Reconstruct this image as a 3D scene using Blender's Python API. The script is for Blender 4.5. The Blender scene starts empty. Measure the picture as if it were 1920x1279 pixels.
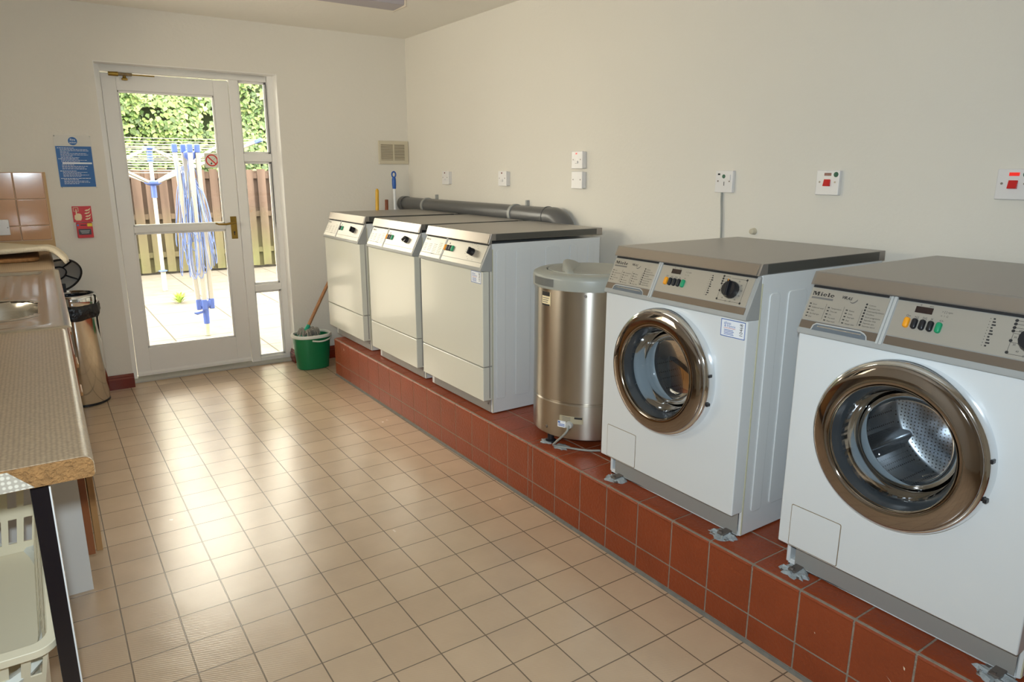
import bpy, bmesh, math, random
from math import sin, cos, pi, radians, hypot, atan2, sqrt
from mathutils import Vector, Matrix
random.seed(7)
SC = bpy.context.scene
COL = SC.collection

# ------------------------------------------------------------------ camera, world, lights, exposure
cam_d = bpy.data.cameras.new('camera')
cam = bpy.data.objects.new('camera', cam_d); COL.objects.link(cam)
CX, CY, CZ = -0.08107, -2.92025, 1.35670
YAW, PITCH, ROLL, FPX = 0.597369, 0.238446, 0.0031238, 1314.717
fw = Vector((sin(YAW)*cos(PITCH), cos(YAW)*cos(PITCH), -sin(PITCH)))
rt = Vector((cos(YAW), -sin(YAW), 0)); up = rt.cross(fw)
r2 = rt*cos(ROLL) + up*sin(ROLL); u2 = -rt*sin(ROLL) + up*cos(ROLL)
cam.matrix_world = Matrix(((r2.x, u2.x, -fw.x, CX), (r2.y, u2.y, -fw.y, CY), (r2.z, u2.z, -fw.z, CZ), (0, 0, 0, 1)))
cam_d.sensor_width = 36; cam_d.lens = FPX/1920*36; cam_d.clip_start = 0.02
SC.camera = cam
SC.view_settings.view_transform = 'Standard'; SC.view_settings.look = 'None'
SC.view_settings.gamma = 1; SC.view_settings.use_curve_mapping = False
SC.view_settings.exposure = 0.25

world = bpy.data.worlds.new('sky'); SC.world = world; world.use_nodes = True
bg = world.node_tree.nodes['Background']
bg.inputs[0].default_value = (1.0, 0.92, 0.77, 1); bg.inputs[1].default_value = 12.0
sun_d = bpy.data.lights.new('sun', 'SUN'); sun_d.energy = 2.2; sun_d.angle = radians(12); sun_d.color = (1, .95, .86)
sun = bpy.data.objects.new('sun', sun_d); COL.objects.link(sun); sun.rotation_euler = (radians(38), 0, radians(-150))

def portal(loc, rot, sx, sy):
    d = bpy.data.lights.new('window_light', 'AREA'); d.shape = 'RECTANGLE'; d.size = sx; d.size_y = sy
    d.cycles.is_portal = True
    o = bpy.data.objects.new('window_light', d); COL.objects.link(o); o.location = loc; o.rotation_euler = rot
    return o
portal((0.863, 2.2, 0.99), (radians(-90), 0, 0), 1.04, 1.94)      # the glazed door
portal((-.74, .45, 1.53), (0, radians(-90), 0), .8, 1.5)         # the window over the sink, left of the frame
# the camera's own flash, just above the lens
fl_d = bpy.data.lights.new('camera_flash', 'AREA'); fl_d.shape = 'DISK'; fl_d.size = 0.05
fl_d.energy = 22; fl_d.color = (0.76, 0.90, 1.0); fl_d.spread = radians(150)
fl = bpy.data.objects.new('camera_flash', fl_d); COL.objects.link(fl)
fl.matrix_world = cam.matrix_world.copy(); fl.location = Vector((CX, CY, CZ)) + u2*0.085 - r2*0.02 + fw*0.0

# ------------------------------------------------------------------ materials
def mat(name, col, rough=.5, metal=0, bump=0, bscale=50, var=0, vscale=4, spec=.5, coat=0, aniso=None, noise_stretch=None, detail=3, emit=None, alpha=None, trans=None):
    m = bpy.data.materials.new(name); m.use_nodes = True
    n = m.node_tree; p = n.nodes['Principled BSDF']
    p.inputs['Base Color'].default_value = (*col, 1); p.inputs['Roughness'].default_value = rough
    p.inputs['Metallic'].default_value = metal; p.inputs['Specular IOR Level'].default_value = spec
    if coat: p.inputs['Coat Weight'].default_value = coat; p.inputs['Coat Roughness'].default_value = .08
    if emit: p.inputs['Emission Color'].default_value = (*emit[0], 1); p.inputs['Emission Strength'].default_value = emit[1]
    tc = n.nodes.new('ShaderNodeTexCoord'); mp = n.nodes.new('ShaderNodeMapping')
    n.links.new(tc.outputs['Object'], mp.inputs['Vector'])
    if noise_stretch: mp.inputs['Scale'].default_value = noise_stretch
    if var:
        t = n.nodes.new('ShaderNodeTexNoise'); t.inputs['Scale'].default_value = vscale; t.inputs['Detail'].default_value = detail
        n.links.new(mp.outputs[0], t.inputs['Vector'])
        mx = n.nodes.new('ShaderNodeMix'); mx.data_type = 'RGBA'
        n.links.new(t.outputs['Fac'], mx.inputs['Factor'])
        mx.inputs['A'].default_value = (*[c*(1-var) for c in col], 1); mx.inputs['B'].default_value = (*[min(1, c*(1+var)) for c in col], 1)
        n.links.new(mx.outputs['Result'], p.inputs['Base Color'])
    if bump:
        t = n.nodes.new('ShaderNodeTexNoise'); t.inputs['Scale'].default_value = bscale; t.inputs['Detail'].default_value = 4
        n.links.new(mp.outputs[0], t.inputs['Vector'])
        b = n.nodes.new('ShaderNodeBump'); b.inputs['Strength'].default_value = bump; b.inputs['Distance'].default_value = .01
        n.links.new(t.outputs['Fac'], b.inputs['Height']); n.links.new(b.outputs[0], p.inputs['Normal'])
    return m

def glass_mat(name, tint=(1, 1, 1), rough=.02, gl=.06, dirt=0.0):
    m = bpy.data.materials.new(name); m.use_nodes = True; n = m.node_tree; n.nodes.clear()
    o = n.nodes.new('ShaderNodeOutputMaterial'); t = n.nodes.new('ShaderNodeBsdfTransparent'); g = n.nodes.new('ShaderNodeBsdfGlossy')
    t.inputs[0].default_value = (*tint, 1); g.inputs['Roughness'].default_value = rough
    f = n.nodes.new('ShaderNodeFresnel'); f.inputs[0].default_value = 1.45
    mx = n.nodes.new('ShaderNodeMixShader'); n.links.new(f.outputs[0], mx.inputs[0]); n.links.new(t.outputs[0], mx.inputs[1]); n.links.new(g.outputs[0], mx.inputs[2])
    n.links.new(mx.outputs[0], o.inputs[0]); return m

WHITE_WALL = mat('painted_wall', (.77, .725, .645), .75, bump=.12, bscale=60, var=.015, vscale=1.5, spec=.25)
CEIL = mat('ceiling_paint', (.88, .84, .76), .85, bump=.1, bscale=45, spec=.2)
GLOSS_WHITE = mat('white_gloss_paint', (.87, .84, .79), .3, bump=.03, bscale=25, var=.015)
ENAMEL = mat('white_enamel', (.69, .70, .695), .2, coat=.3, spec=.5)
ENAMEL_D = mat('white_dryer_enamel', (.66, .65, .57), .18, coat=.4, spec=.5)
GREYKICK = mat('grey_kick_paint', (.30, .285, .26), .5)
CREAMSEAL = mat('cream_seal', (.55, .52, .36), .6)
STEEL_LID = mat('brushed_lid_steel', (.36, .335, .31), .34, metal=.75, bump=.02, bscale=300, noise_stretch=(.1, 1, 1), var=.03, vscale=3)
STEEL_FRONT = mat('lid_front_steel', (.385, .34, .295), .30, metal=.85, var=.03, vscale=30, noise_stretch=(1, .05, 1))
GREYPLASTIC = mat('grey_cheek_plastic', (.34, .34, .325), .45)
LIGHTGREYPL = mat('light_grey_plastic', (.47, .47, .45), .4)
PLATE = mat('control_plate_steel', (.47, .44, .385), .36, metal=.55, var=.02, vscale=40, noise_stretch=(1, .05, 1))
BROWNSTRIP = mat('bronze_strip', (.255, .21, .17), .3, metal=.75)
BLACK = mat('black_plastic', (.012, .012, .015), .3)
INK = mat('black_ink', (.02, .018, .018), .6)
INKG = mat('grey_ink', (.16, .15, .14), .6)
ORANGE = mat('orange_button', (.85, .33, .01), .35)
GREENB = mat('green_button', (.01, .28, .12), .35)
DISPLAY = mat('display_window', (.025, .012, .01), .15)
BRONZE = mat('tinted_mirror_bronze', (.35, .305, .275), .07, metal=1)
CHROME = mat('chrome', (.78, .80, .82), .07, metal=1)
DARKRUB = mat('dark_gasket', (.035, .04, .045), .18)
RUBBER = mat('grey_door_seal', (.30, .33, .35), .45)
DRUM = None
STICKW = mat('sticker_white', (.8, .82, .85), .4)
STICKB = mat('sticker_blue', (.05, .13, .42), .4)
FOAM = mat('smeared_sealant', (.33, .36, .37), .45, bump=.8, bscale=60, var=.4, vscale=40)
GREYPIPE = mat('grey_waste_pipe', (.105, .105, .105), .28)
TIEGREY = mat('pale_pipe_clip', (.36, .36, .34), .4)
SPINLID = mat('grey_lid_plastic', (.33, .335, .30), .38)
PLUGWHITE = mat('white_switch_plastic', (.78, .75, .73), .3)
SCREW = mat('screw_steel', (.25, .22, .2), .35, metal=.8)
REDR = mat('red_rocker', (.62, .012, .012), .25)
REDGLOW = mat('red_neon', (.35, .004, .004), .25, emit=((1, .03, .02), .55))
REDDARK = mat('red_neon_unlit', (.16, .008, .01), .25)
GREENDOT = mat('green_dot_sticker', (.03, .12, .07), .5)
CORD = mat('grey_cord', (.30, .30, .27), .5)
PINEWOOD = mat('mop_handle_wood', (.42, .2, .085), .5, var=.2, vscale=20)
YELLOW = mat('yellow_handle', (.72, .40, .02), .4)
BLUEGRIP = mat('blue_grip', (.015, .10, .42), .4)
WHITEPOLE = mat('white_pole', (.72, .73, .74), .35)
GREENPL = mat('green_bucket_plastic', (.006, .19, .065), .4)
GREENMOP = mat('green_mop_socket', (.01, .33, .2), .35)
STRAND = mat('mop_strands', (.34, .31, .26), .9, bump=.8, bscale=80, var=.35, vscale=60)
BRASS = mat('brass', (.36, .23, .05), .3, metal=.9, var=.2, vscale=30)
SKIRT = mat('red_brown_gloss_paint', (.17, .02, .008), .22)
PEACH = mat('peach_glazed_tile', (.60, .34, .19), .1, coat=.4, var=.08, vscale=5)
PEACHGROUT = mat('peach_tile_grout', (.72, .52, .36), .6)
MUSTARD = mat('mustard_tile_edge', (.56, .36, .16), .5)
CHIPB = mat('chipboard', (.33, .165, .055), .9, bump=1.0, bscale=140, var=.55, vscale=70, detail=6)
OAKD = mat('brown_wood_frame', (.28, .085, .022), .4, var=.15, vscale=12, noise_stretch=(1, 1, .1))
OAKL = mat('light_oak', (.42, .22, .08), .4, var=.15, vscale=12, noise_stretch=(1, 1, .1))
MELAMINE = mat('white_melamine', (.72, .70, .66), .4)
CREAMPL = mat('cream_plastic', (.76, .67, .48), .38)
WHITEPL = mat('white_plastic', (.74, .74, .66), .3)
CLOTH = mat('cream_cloth', (.72, .62, .46), .9, bump=.5, bscale=120)
CRUST = mat('brown_mottled_pad', (.32, .15, .05), .8, bump=.8, bscale=60, var=.6, vscale=45)
SINKST = mat('sink_steel', (.55, .50, .42), .2, metal=.95, bump=.02, bscale=200)
BINST = mat('bin_steel', (.80, .78, .73), .11, metal=1, noise_stretch=(1, 1, .1), bump=.03, bscale=12)
SPINST = mat('spin_dryer_steel', (.47, .43, .375), .30, metal=1)
_p = SPINST.node_tree.nodes['Principled BSDF']; _t = SPINST.node_tree.nodes.new('ShaderNodeTangent'); _t.direction_type = 'RADIAL'; _t.axis = 'Z'
SPINST.node_tree.links.new(_t.outputs[0], _p.inputs['Tangent']); _p.inputs['Anisotropic'].default_value = .85; _p.inputs['Anisotropic Rotation'].default_value = .25
BAG = mat('black_bin_bag', (.012, .012, .015), .25, bump=.9, bscale=30)
REDSIGN = mat('red_sign', (.60, .012, .012), .4)
SIGNCREAM = mat('sign_cream', (.85, .72, .45), .5)
BLUESIGN = mat('blue_sign', (.0, .10, .34), .4)
SIGNBACK = mat('sign_backing', (.68, .64, .56), .4)
YELSTICK = mat('yellow_sticker', (.85, .65, .03), .5)
VENTC = mat('vent_cream', (.62, .55, .41), .4)
VENTD = mat('vent_dark', (.14, .10, .06), .6)
MAUVE = mat('light_diffuser', (.42, .38, .40), .4)
FITTING = mat('light_fitting_body', (.60, .52, .42), .4)
RINGRED = mat('prohibition_red', (.75, .02, .01), .4)
GLASS = glass_mat('clear_glass', (.97, .98, .97))
AIRALU = mat('airer_arm_white', (.30, .29, .27), .35)
AIRBLUE = mat('airer_blue_plastic', (.045, .09, .33), .35)
LINEBLUE = mat('blue_line', (.11, .17, .40), .4)
LINECREAM = mat('cream_line', (.30, .29, .24), .4)
POSTGAL = mat('weathered_post', (.42, .40, .30), .6, var=.3, vscale=20)
WEED = mat('weed_leaf', (.35, .48, .10), .6)
PALEBULK = mat('pale_step', (.5, .48, .42), .8)

def floor_material():
    m = bpy.data.materials.new('beige_floor_tiles'); m.use_nodes = True; n = m.node_tree; p = n.nodes['Principled BSDF']
    L = n.links.new
    tc = n.nodes.new('ShaderNodeTexCoord'); mp = n.nodes.new('ShaderNodeMapping'); mp.inputs['Rotation'].default_value = (0, 0, 0.0077)
    L(tc.outputs['Object'], mp.inputs['Vector'])
    b = n.nodes.new('ShaderNodeTexBrick'); b.offset = 0; b.squash = 1
    b.inputs['Scale'].default_value = 1; b.inputs['Brick Width'].default_value = .15; b.inputs['Row Height'].default_value = .15
    b.inputs['Mortar Size'].default_value = .0022; b.inputs['Mortar Smooth'].default_value = .4; b.inputs['Bias'].default_value = 0
    b.inputs['Color1'].default_value = (.64, .46, .30, 1); b.inputs['Color2'].default_value = (.60, .425, .275, 1); b.inputs['Mortar'].default_value = (.20, .145, .095, 1)
    L(mp.outputs[0], b.inputs['Vector'])
    ns = n.nodes.new('ShaderNodeTexNoise'); ns.inputs['Scale'].default_value = 6; ns.inputs['Detail'].default_value = 6
    L(mp.outputs[0], ns.inputs['Vector'])
    mx = n.nodes.new('ShaderNodeMix'); mx.data_type = 'RGBA'; mx.blend_type = 'MULTIPLY'; mx.inputs['Factor'].default_value = .22
    L(b.outputs['Color'], mx.inputs['A']); L(ns.outputs['Fac'], mx.inputs['B']); L(mx.outputs['Result'], p.inputs['Base Color'])
    # fine diagonal ribbing on every tile
    w = n.nodes.new('ShaderNodeTexWave'); w.inputs['Scale'].default_value = 62; w.bands_direction = 'DIAGONAL'
    L(mp.outputs[0], w.inputs['Vector'])
    b1 = n.nodes.new('ShaderNodeBump'); b1.inputs['Strength'].default_value = .07; b1.inputs['Distance'].default_value = .002
    L(w.outputs['Fac'], b1.inputs['Height'])
    b2 = n.nodes.new('ShaderNodeBump'); b2.invert = True; b2.inputs['Strength'].default_value = .8; b2.inputs['Distance'].default_value = .002
    L(b.outputs['Fac'], b2.inputs['Height']); L(b1.outputs[0], b2.inputs['Normal'])
    ns2 = n.nodes.new('ShaderNodeTexNoise'); ns2.inputs['Scale'].default_value = 7; L(mp.outputs[0], ns2.inputs['Vector'])
    b3 = n.nodes.new('ShaderNodeBump'); b3.inputs['Strength'].default_value = .06; b3.inputs['Distance'].default_value = .02
    L(ns2.outputs['Fac'], b3.inputs['Height']); L(b2.outputs[0], b3.inputs['Normal']); L(b3.outputs[0], p.inputs['Normal'])
    mr = n.nodes.new('ShaderNodeMapRange'); mr.inputs['To Min'].default_value = .23; mr.inputs['To Max'].default_value = .29; p.inputs['Specular IOR Level'].default_value = .9
    L(ns.outputs['Fac'], mr.inputs['Value']); L(mr.outputs[0], p.inputs['Roughness'])
    return m
FLOORM = floor_material()

def quarry_mat():
    m = mat('red_quarry_tile', (.27, .050, .014), .36, bump=.25, bscale=90, var=.22, vscale=7)
    return m
QUARRY = quarry_mat()
GROUTM = mat('grey_brown_grout', (.29, .23, .175), .9, bump=.6, bscale=80, var=.25, vscale=25)

def worktop_mat():
    m = bpy.data.materials.new('beige_woven_laminate'); m.use_nodes = True; n = m.node_tree; p = n.nodes['Principled BSDF']; L = n.links.new
    tc = n.nodes.new('ShaderNodeTexCoord'); v = n.nodes.new('ShaderNodeTexVoronoi'); v.inputs['Scale'].default_value = 130; v.inputs['Randomness'].default_value = .25
    L(tc.outputs['Object'], v.inputs['Vector'])
    cr = n.nodes.new('ShaderNodeValToRGB'); L(v.outputs['Distance'], cr.inputs['Fac'])
    cr.color_ramp.elements[0].position = .1; cr.color_ramp.elements[0].color = (.50, .37, .235, 1)
    cr.color_ramp.elements[1].position = .65; cr.color_ramp.elements[1].color = (.28, .195, .12, 1)
    L(cr.outputs[0], p.inputs['Base Color']); p.inputs['Roughness'].default_value = .32
    b = n.nodes.new('ShaderNodeBump'); b.invert = True; b.inputs['Strength'].default_value = .25; b.inputs['Distance'].default_value = .001
    L(v.outputs['Distance'], b.inputs['Height']); L(b.outputs[0], p.inputs['Normal'])
    return m
WORKTOP = worktop_mat()
def pebble_mat():
    m = bpy.data.materials.new('honeycomb_edge_strip'); m.use_nodes = True; n = m.node_tree; p = n.nodes['Principled BSDF']; L = n.links.new
    tc = n.nodes.new('ShaderNodeTexCoord'); v = n.nodes.new('ShaderNodeTexVoronoi'); v.inputs['Scale'].default_value = 120; v.inputs['Randomness'].default_value = .15
    L(tc.outputs['Object'], v.inputs['Vector'])
    cr = n.nodes.new('ShaderNodeValToRGB'); L(v.outputs['Distance'], cr.inputs['Fac'])
    cr.color_ramp.elements[0].position = .38; cr.color_ramp.elements[0].color = (.72, .66, .54, 1)
    cr.color_ramp.elements[1].position = .5; cr.color_ramp.elements[1].color = (.45, .39, .31, 1)
    L(cr.outputs[0], p.inputs['Base Color']); p.inputs['Roughness'].default_value = .4
    return m
PEBBLE = pebble_mat()

def drum_mat():
    m = bpy.data.materials.new('perforated_drum_steel'); m.use_nodes = True; n = m.node_tree; p = n.nodes['Principled BSDF']; L = n.links.new
    tc = n.nodes.new('ShaderNodeTexCoord'); v = n.nodes.new('ShaderNodeTexVoronoi'); v.inputs['Scale'].default_value = 95; v.inputs['Randomness'].default_value = 0
    L(tc.outputs['Object'], v.inputs['Vector'])
    cr = n.nodes.new('ShaderNodeValToRGB'); cr.color_ramp.interpolation = 'CONSTANT'; L(v.outputs['Distance'], cr.inputs['Fac'])
    cr.color_ramp.elements[0].color = (.02, .02, .02, 1); cr.color_ramp.elements[1].position = .22; cr.color_ramp.elements[1].color = (.50, .51, .53, 1)
    L(cr.outputs[0], p.inputs['Base Color']); p.inputs['Metallic'].default_value = .9; p.inputs['Roughness'].default_value = .25
    return m
DRUM = drum_mat()

def fence_mat():
    m = bpy.data.materials.new('weathered_fence_wood'); m.use_nodes = True; n = m.node_tree; p = n.nodes['Principled BSDF']; L = n.links.new
    tc = n.nodes.new('ShaderNodeTexCoord'); mp = n.nodes.new('ShaderNodeMapping'); mp.inputs['Scale'].default_value = (9, 9, .8)
    L(tc.outputs['Object'], mp.inputs['Vector'])
    t = n.nodes.new('ShaderNodeTexNoise'); t.inputs['Scale'].default_value = 1.0; t.inputs['Detail'].default_value = 5; L(mp.outputs[0], t.inputs['Vector'])
    cr = n.nodes.new('ShaderNodeValToRGB'); L(t.outputs['Fac'], cr.inputs['Fac'])
    e = cr.color_ramp.elements; e[0].position = .3; e[0].color = (.052, .032, .024, 1); e[1].position = .7; e[1].color = (.115, .077, .062, 1)
    # algae near the ground stays on the wood
    sx = n.nodes.new('ShaderNodeSeparateXYZ'); L(tc.outputs['Object'], sx.inputs[0])
    mr = n.nodes.new('ShaderNodeMapRange'); mr.inputs['From Min'].default_value = .9; mr.inputs['From Max'].default_value = .1; L(sx.outputs['Z'], mr.inputs['Value'])
    t2 = n.nodes.new('ShaderNodeTexNoise'); t2.inputs['Scale'].default_value = 2.5; L(tc.outputs['Object'], t2.inputs['Vector'])
    mu = n.nodes.new('ShaderNodeMath'); mu.operation = 'MULTIPLY'; L(mr.outputs[0], mu.inputs[0]); L(t2.outputs['Fac'], mu.inputs[1])
    mx = n.nodes.new('ShaderNodeMix'); mx.data_type = 'RGBA'; L(mu.outputs[0], mx.inputs['Factor']); L(cr.outputs[0], mx.inputs['A']); mx.inputs['B'].default_value = (.14, .16, .06, 1)
    L(mx.outputs['Result'], p.inputs['Base Color']); p.inputs['Roughness'].default_value = .85
    return m
FENCE = fence_mat()

def leaf_mat():
    m = bpy.data.materials.new('ivy_leaf'); m.use_nodes = True; n = m.node_tree; p = n.nodes['Principled BSDF']; L = n.links.new
    g = n.nodes.new('ShaderNodeNewGeometry'); cr = n.nodes.new('ShaderNodeValToRGB')
    L(g.outputs['Random Per Island'], cr.inputs['Fac']); e = cr.color_ramp.elements
    e[0].color = (.022, .055, .012, 1); e[1].color = (.22, .29, .10, 1)
    x = cr.color_ramp.elements.new(.5); x.color = (.08, .145, .035, 1)
    L(cr.outputs[0], p.inputs['Base Color']); p.inputs['Roughness'].default_value = .45
    return m
LEAF = leaf_mat()
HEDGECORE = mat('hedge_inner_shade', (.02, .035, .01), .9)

def paving_mat():
    m = bpy.data.materials.new('pale_paving_slabs'); m.use_nodes = True; n = m.node_tree; p = n.nodes['Principled BSDF']; L = n.links.new
    tc = n.nodes.new('ShaderNodeTexCoord'); b = n.nodes.new('ShaderNodeTexBrick'); b.offset = 0
    mp = n.nodes.new('ShaderNodeMapping'); mp.inputs['Location'].default_value = (-.18, -.3, 0); L(tc.outputs['Object'], mp.inputs[0])
    b.inputs['Scale'].default_value = 1; b.inputs['Brick Width'].default_value = .6; b.inputs['Row Height'].default_value = .6
    b.inputs['Mortar Size'].default_value = .006; b.inputs['Color1'].default_value = (.19, .17, .15, 1); b.inputs['Color2'].default_value = (.165, .15, .13, 1); b.inputs['Mortar'].default_value = (.05, .045, .03, 1)
    L(mp.outputs[0], b.inputs['Vector'])
    t = n.nodes.new('ShaderNodeTexNoise'); t.inputs['Scale'].default_value = 9; t.inputs['Detail'].default_value = 8; L(tc.outputs['Object'], t.inputs['Vector'])
    mx = n.nodes.new('ShaderNodeMix'); mx.data_type = 'RGBA'; mx.blend_type = 'MULTIPLY'; mx.inputs['Factor'].default_value = .5
    L(b.outputs['Color'], mx.inputs['A']); L(t.outputs['Fac'], mx.inputs['B']); L(mx.outputs['Result'], p.inputs['Base Color']); p.inputs['Roughness'].default_value = .9
    return m
PAVING = paving_mat()

# ------------------------------------------------------------------ geometry helpers
class MB:
    def __init__(s): s.bm = bmesh.new()
    def poly(s, pts):
        return s.bm.faces.new([s.bm.verts.new(p) for p in pts])
    def box(s, x0, x1, y0, y1, z0, z1):
        v = [s.bm.verts.new(p) for p in ((x0, y0, z0), (x1, y0, z0), (x1, y1, z0), (x0, y1, z0), (x0, y0, z1), (x1, y0, z1), (x1, y1, z1), (x0, y1, z1))]
        for f in ((0, 3, 2, 1), (4, 5, 6, 7), (0, 1, 5, 4), (1, 2, 6, 5), (2, 3, 7, 6), (3, 0, 4, 7)):
            s.bm.faces.new([v[i] for i in f])
        return s
    def prism(s, pts, axis, a, b):
        """extrude a 2-D outline along an axis; pts are the two other coordinates in xyz order"""
        def P(u, v, w):
            return {0: (w, u, v), 1: (u, w, v), 2: (u, v, w)}[axis]
        A = [s.bm.verts.new(P(u, v, a)) for u, v in pts]; B = [s.bm.verts.new(P(u, v, b)) for u, v in pts]
        s.bm.faces.new(A); s.bm.faces.new(B[::-1])
        for i in range(len(A)):
            j = (i+1) % len(A); s.bm.faces.new([A[i], B[i], B[j], A[j]])
        return s
    def lathe(s, prof, c=(0, 0, 0), ax='z', n=48, sx=1, sy=1, closed=False):
        """prof: (radius, height) list; revolve about an axis through c"""
        rings = []
        for r, h in prof:
            ring = []
            if r < 1e-6:
                p = {'z': (0, 0, h), 'x': (h, 0, 0), 'y': (0, h, 0)}[ax]
                ring = [s.bm.verts.new(Vector(p)+Vector(c))]
            else:
                for i in range(n):
                    a = 2*pi*i/n; u, v = r*cos(a)*sx, r*sin(a)*sy
                    p = {'z': (u, v, h), 'x': (h, u, v), 'y': (u, h, v)}[ax]
                    ring.append(s.bm.verts.new(Vector(p)+Vector(c)))
            rings.append(ring)
        pairs = list(zip(rings, rings[1:]))
        if closed: pairs.append((rings[-1], rings[0]))
        for A, B in pairs:
            if len(A) == 1 and len(B) == 1: continue
            for i in range(n):
                j = (i+1) % n
                if len(A) == 1: s.bm.faces.new([A[0], B[i], B[j]])
                elif len(B) == 1: s.bm.faces.new([A[i], A[j], B[0]])
                else: s.bm.faces.new([A[i], A[j], B[j], B[i]])
        return s
    def tube(s, pts, r, n=10, caps=True):
        pts = [Vector(p) for p in pts]; rr = r if isinstance(r, (list, tuple)) else [r]*len(pts)
        prev = None; rings = []
        for i, p in enumerate(pts):
            d = (pts[min(i+1, len(pts)-1)] - pts[max(i-1, 0)]).normalized()
            if prev is None:
                a = Vector((0, 0, 1)) if abs(d.z) < .9 else Vector((1, 0, 0)); u = d.cross(a).normalized()
            else: u = (prev - d*prev.dot(d)).normalized()
            prev = u; v = d.cross(u)
            rings.append([s.bm.verts.new(p + (u*cos(2*pi*k/n) + v*sin(2*pi*k/n))*rr[i]) for k in range(n)])
        for A, B in zip(rings, rings[1:]):
            for i in range(n):
                j = (i+1) % n; s.bm.faces.new([A[i], A[j], B[j], B[i]])
        if caps: s.bm.faces.new(rings[0][::-1]); s.bm.faces.new(rings[-1])
        return s
    def bar(s, p, q, w, h=None):
        """square bar from p to q"""
        h = h or w; p = Vector(p); q = Vector(q); d = (q-p).normalized()
        a = Vector((0, 0, 1)) if abs(d.z) < .95 else Vector((0, 1, 0)); u = d.cross(a).normalized(); v = d.cross(u)
        vs = [s.bm.verts.new(c + u*i*w/2 + v*j*h/2) for c in (p, q) for i, j in ((-1, -1), (1, -1), (1, 1), (-1, 1))]
        for f in ((0, 1, 2, 3), (7, 6, 5, 4), (0, 4, 5, 1), (1, 5, 6, 2), (2, 6, 7, 3), (3, 7, 4, 0)):
            s.bm.faces.new([vs[i] for i in f])
        return s
    def build(s, name, m, parent=None, smooth=False, bevel=0, seg=2, loc=None, rot=None, angle=40, merge=True):
        bm = s.bm
        if merge: bmesh.ops.remove_doubles(bm, verts=bm.verts, dist=1e-6)
        bmesh.ops.recalc_face_normals(bm, faces=bm.faces)
        me = bpy.data.meshes.new(name); bm.to_mesh(me); bm.free()
        o = bpy.data.objects.new(name, me); COL.objects.link(o)
        me.materials.append(m)
        if parent: o.parent = parent
        if loc: o.location = loc
        if rot: o.rotation_euler = rot
        if smooth or bevel:
            for p in me.polygons: p.use_smooth = True
            if bevel:
                b = o.modifiers.new('bevel', 'BEVEL'); b.width = bevel; b.segments = seg; b.limit_method = 'ANGLE'; b.angle_limit = radians(angle); b.harden_normals = True
            else:
                for e in me.edges: pass
                bm2 = bmesh.new(); bm2.from_mesh(me)
                for e in bm2.edges:
                    if len(e.link_faces) == 2 and e.calc_face_angle(0) > radians(angle): e.smooth = False
                bm2.to_mesh(me); bm2.free()
        return o

def tag(o, label=None, cat=None, group=None, kind=None):
    if label: o['label'] = label
    if cat: o['category'] = cat
    if group: o['group'] = group
    if kind: o['kind'] = kind
    return o
def empty(name, loc, rz=0, **k):
    o = bpy.data.objects.new(name, None); COL.objects.link(o); o.empty_display_size = .1
    o.location = loc; o.rotation_euler = (0, 0, rz); tag(o, **k); return o
def rrect(w, h, r, n=5, cx=0, cy=0):
    pts = []
    for (sx, sy, a0) in ((1, 1, 0), (-1, 1, 90), (-1, -1, 180), (1, -1, 270)):
        for k in range(n+1):
            a = radians(a0+90*k/n); pts.append((cx+sx*(w/2-r)+r*cos(a), cy+sy*(h/2-r)+r*sin(a)))
    return pts

_txt = {}
def text_mb(mb, s, size, to3d, shear=0, bold=0, align='LEFT'):
    """flat lettering laid onto a surface: to3d maps (u right, v up) in metres to a point"""
    key = (s, bold, align)
    if key not in _txt:
        c = bpy.data.curves.new('t', 'FONT'); c.body = s; c.size = 1; c.offset = bold; c.align_x = align; c.resolution_u = 2; c.fill_mode = 'FRONT'
        o = bpy.data.objects.new('t', c); COL.objects.link(o)
        bpy.context.view_layer.update()
        me = bpy.data.meshes.new_from_object(o.evaluated_get(bpy.context.evaluated_depsgraph_get()))
        _txt[key] = ([v.co.copy() for v in me.vertices], [tuple(p.vertices) for p in me.polygons])
        bpy.data.objects.remove(o); bpy.data.curves.remove(c); bpy.data.meshes.remove(me)
    V, F = _txt[key]
    vs = [mb.bm.verts.new(to3d((v.x + shear*v.y)*size, v.y*size)) for v in V]
    for f in F:
        try: mb.bm.faces.new([vs[i] for i in f])
        except ValueError: pass
    return mb

# ------------------------------------------------------------------ room shell
XW, YF, ZC, XL, YB = 2.328, 2.01, 2.277, -0.66, -4.1
ZP = 0.257      # top of the plinth
def struct(name, mb, m, parent=None, **k):
    o = mb.build(name, m, parent, **k)
    if not parent: o['kind'] = 'structure'
    return o
struct('floor', MB().box(XL-.1, XW+.12, YB-.1, YF+.24, -.12, 0), FLOORM)
struct('ceiling', MB().box(XL-.1, XW+.12, YB-.1, YF+.24, ZC, ZC+.12), CEIL)
struct('wall_right', MB().box(XW, XW+.12, YB-.1, YF+.24, 0, ZC), WHITE_WALL)
w = MB(); w.box(XL-.1, XL, YB-.1, -.3, 0, ZC); w.box(XL-.1, XL, 1.2, YF+.24, 0, ZC); w.box(XL-.1, XL, -.3, 1.2, 0, 1.13); w.box(XL-.1, XL, -.3, 1.2, 1.93, ZC)
struct('wall_left', w, WHITE_WALL)
wf = MB()
for y0, y1 in ((-.3, -.255), (.43, .47), (1.155, 1.2)): wf.box(XL-.08, XL-.02, y0, y1, 1.13, 1.93)
wf.box(XL-.08, XL-.02, -.3, 1.2, 1.13, 1.18); wf.box(XL-.08, XL-.02, -.3, 1.2, 1.88, 1.93)
w3_ = struct('window_2', wf, GLOSS_WHITE)
MB().box(XL-.052, XL-.048, -.26, 1.16, 1.17, 1.89).build('pane', GLASS, w3_)
DX0, DX1, DZ = .338, 1.388, 1.968
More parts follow.
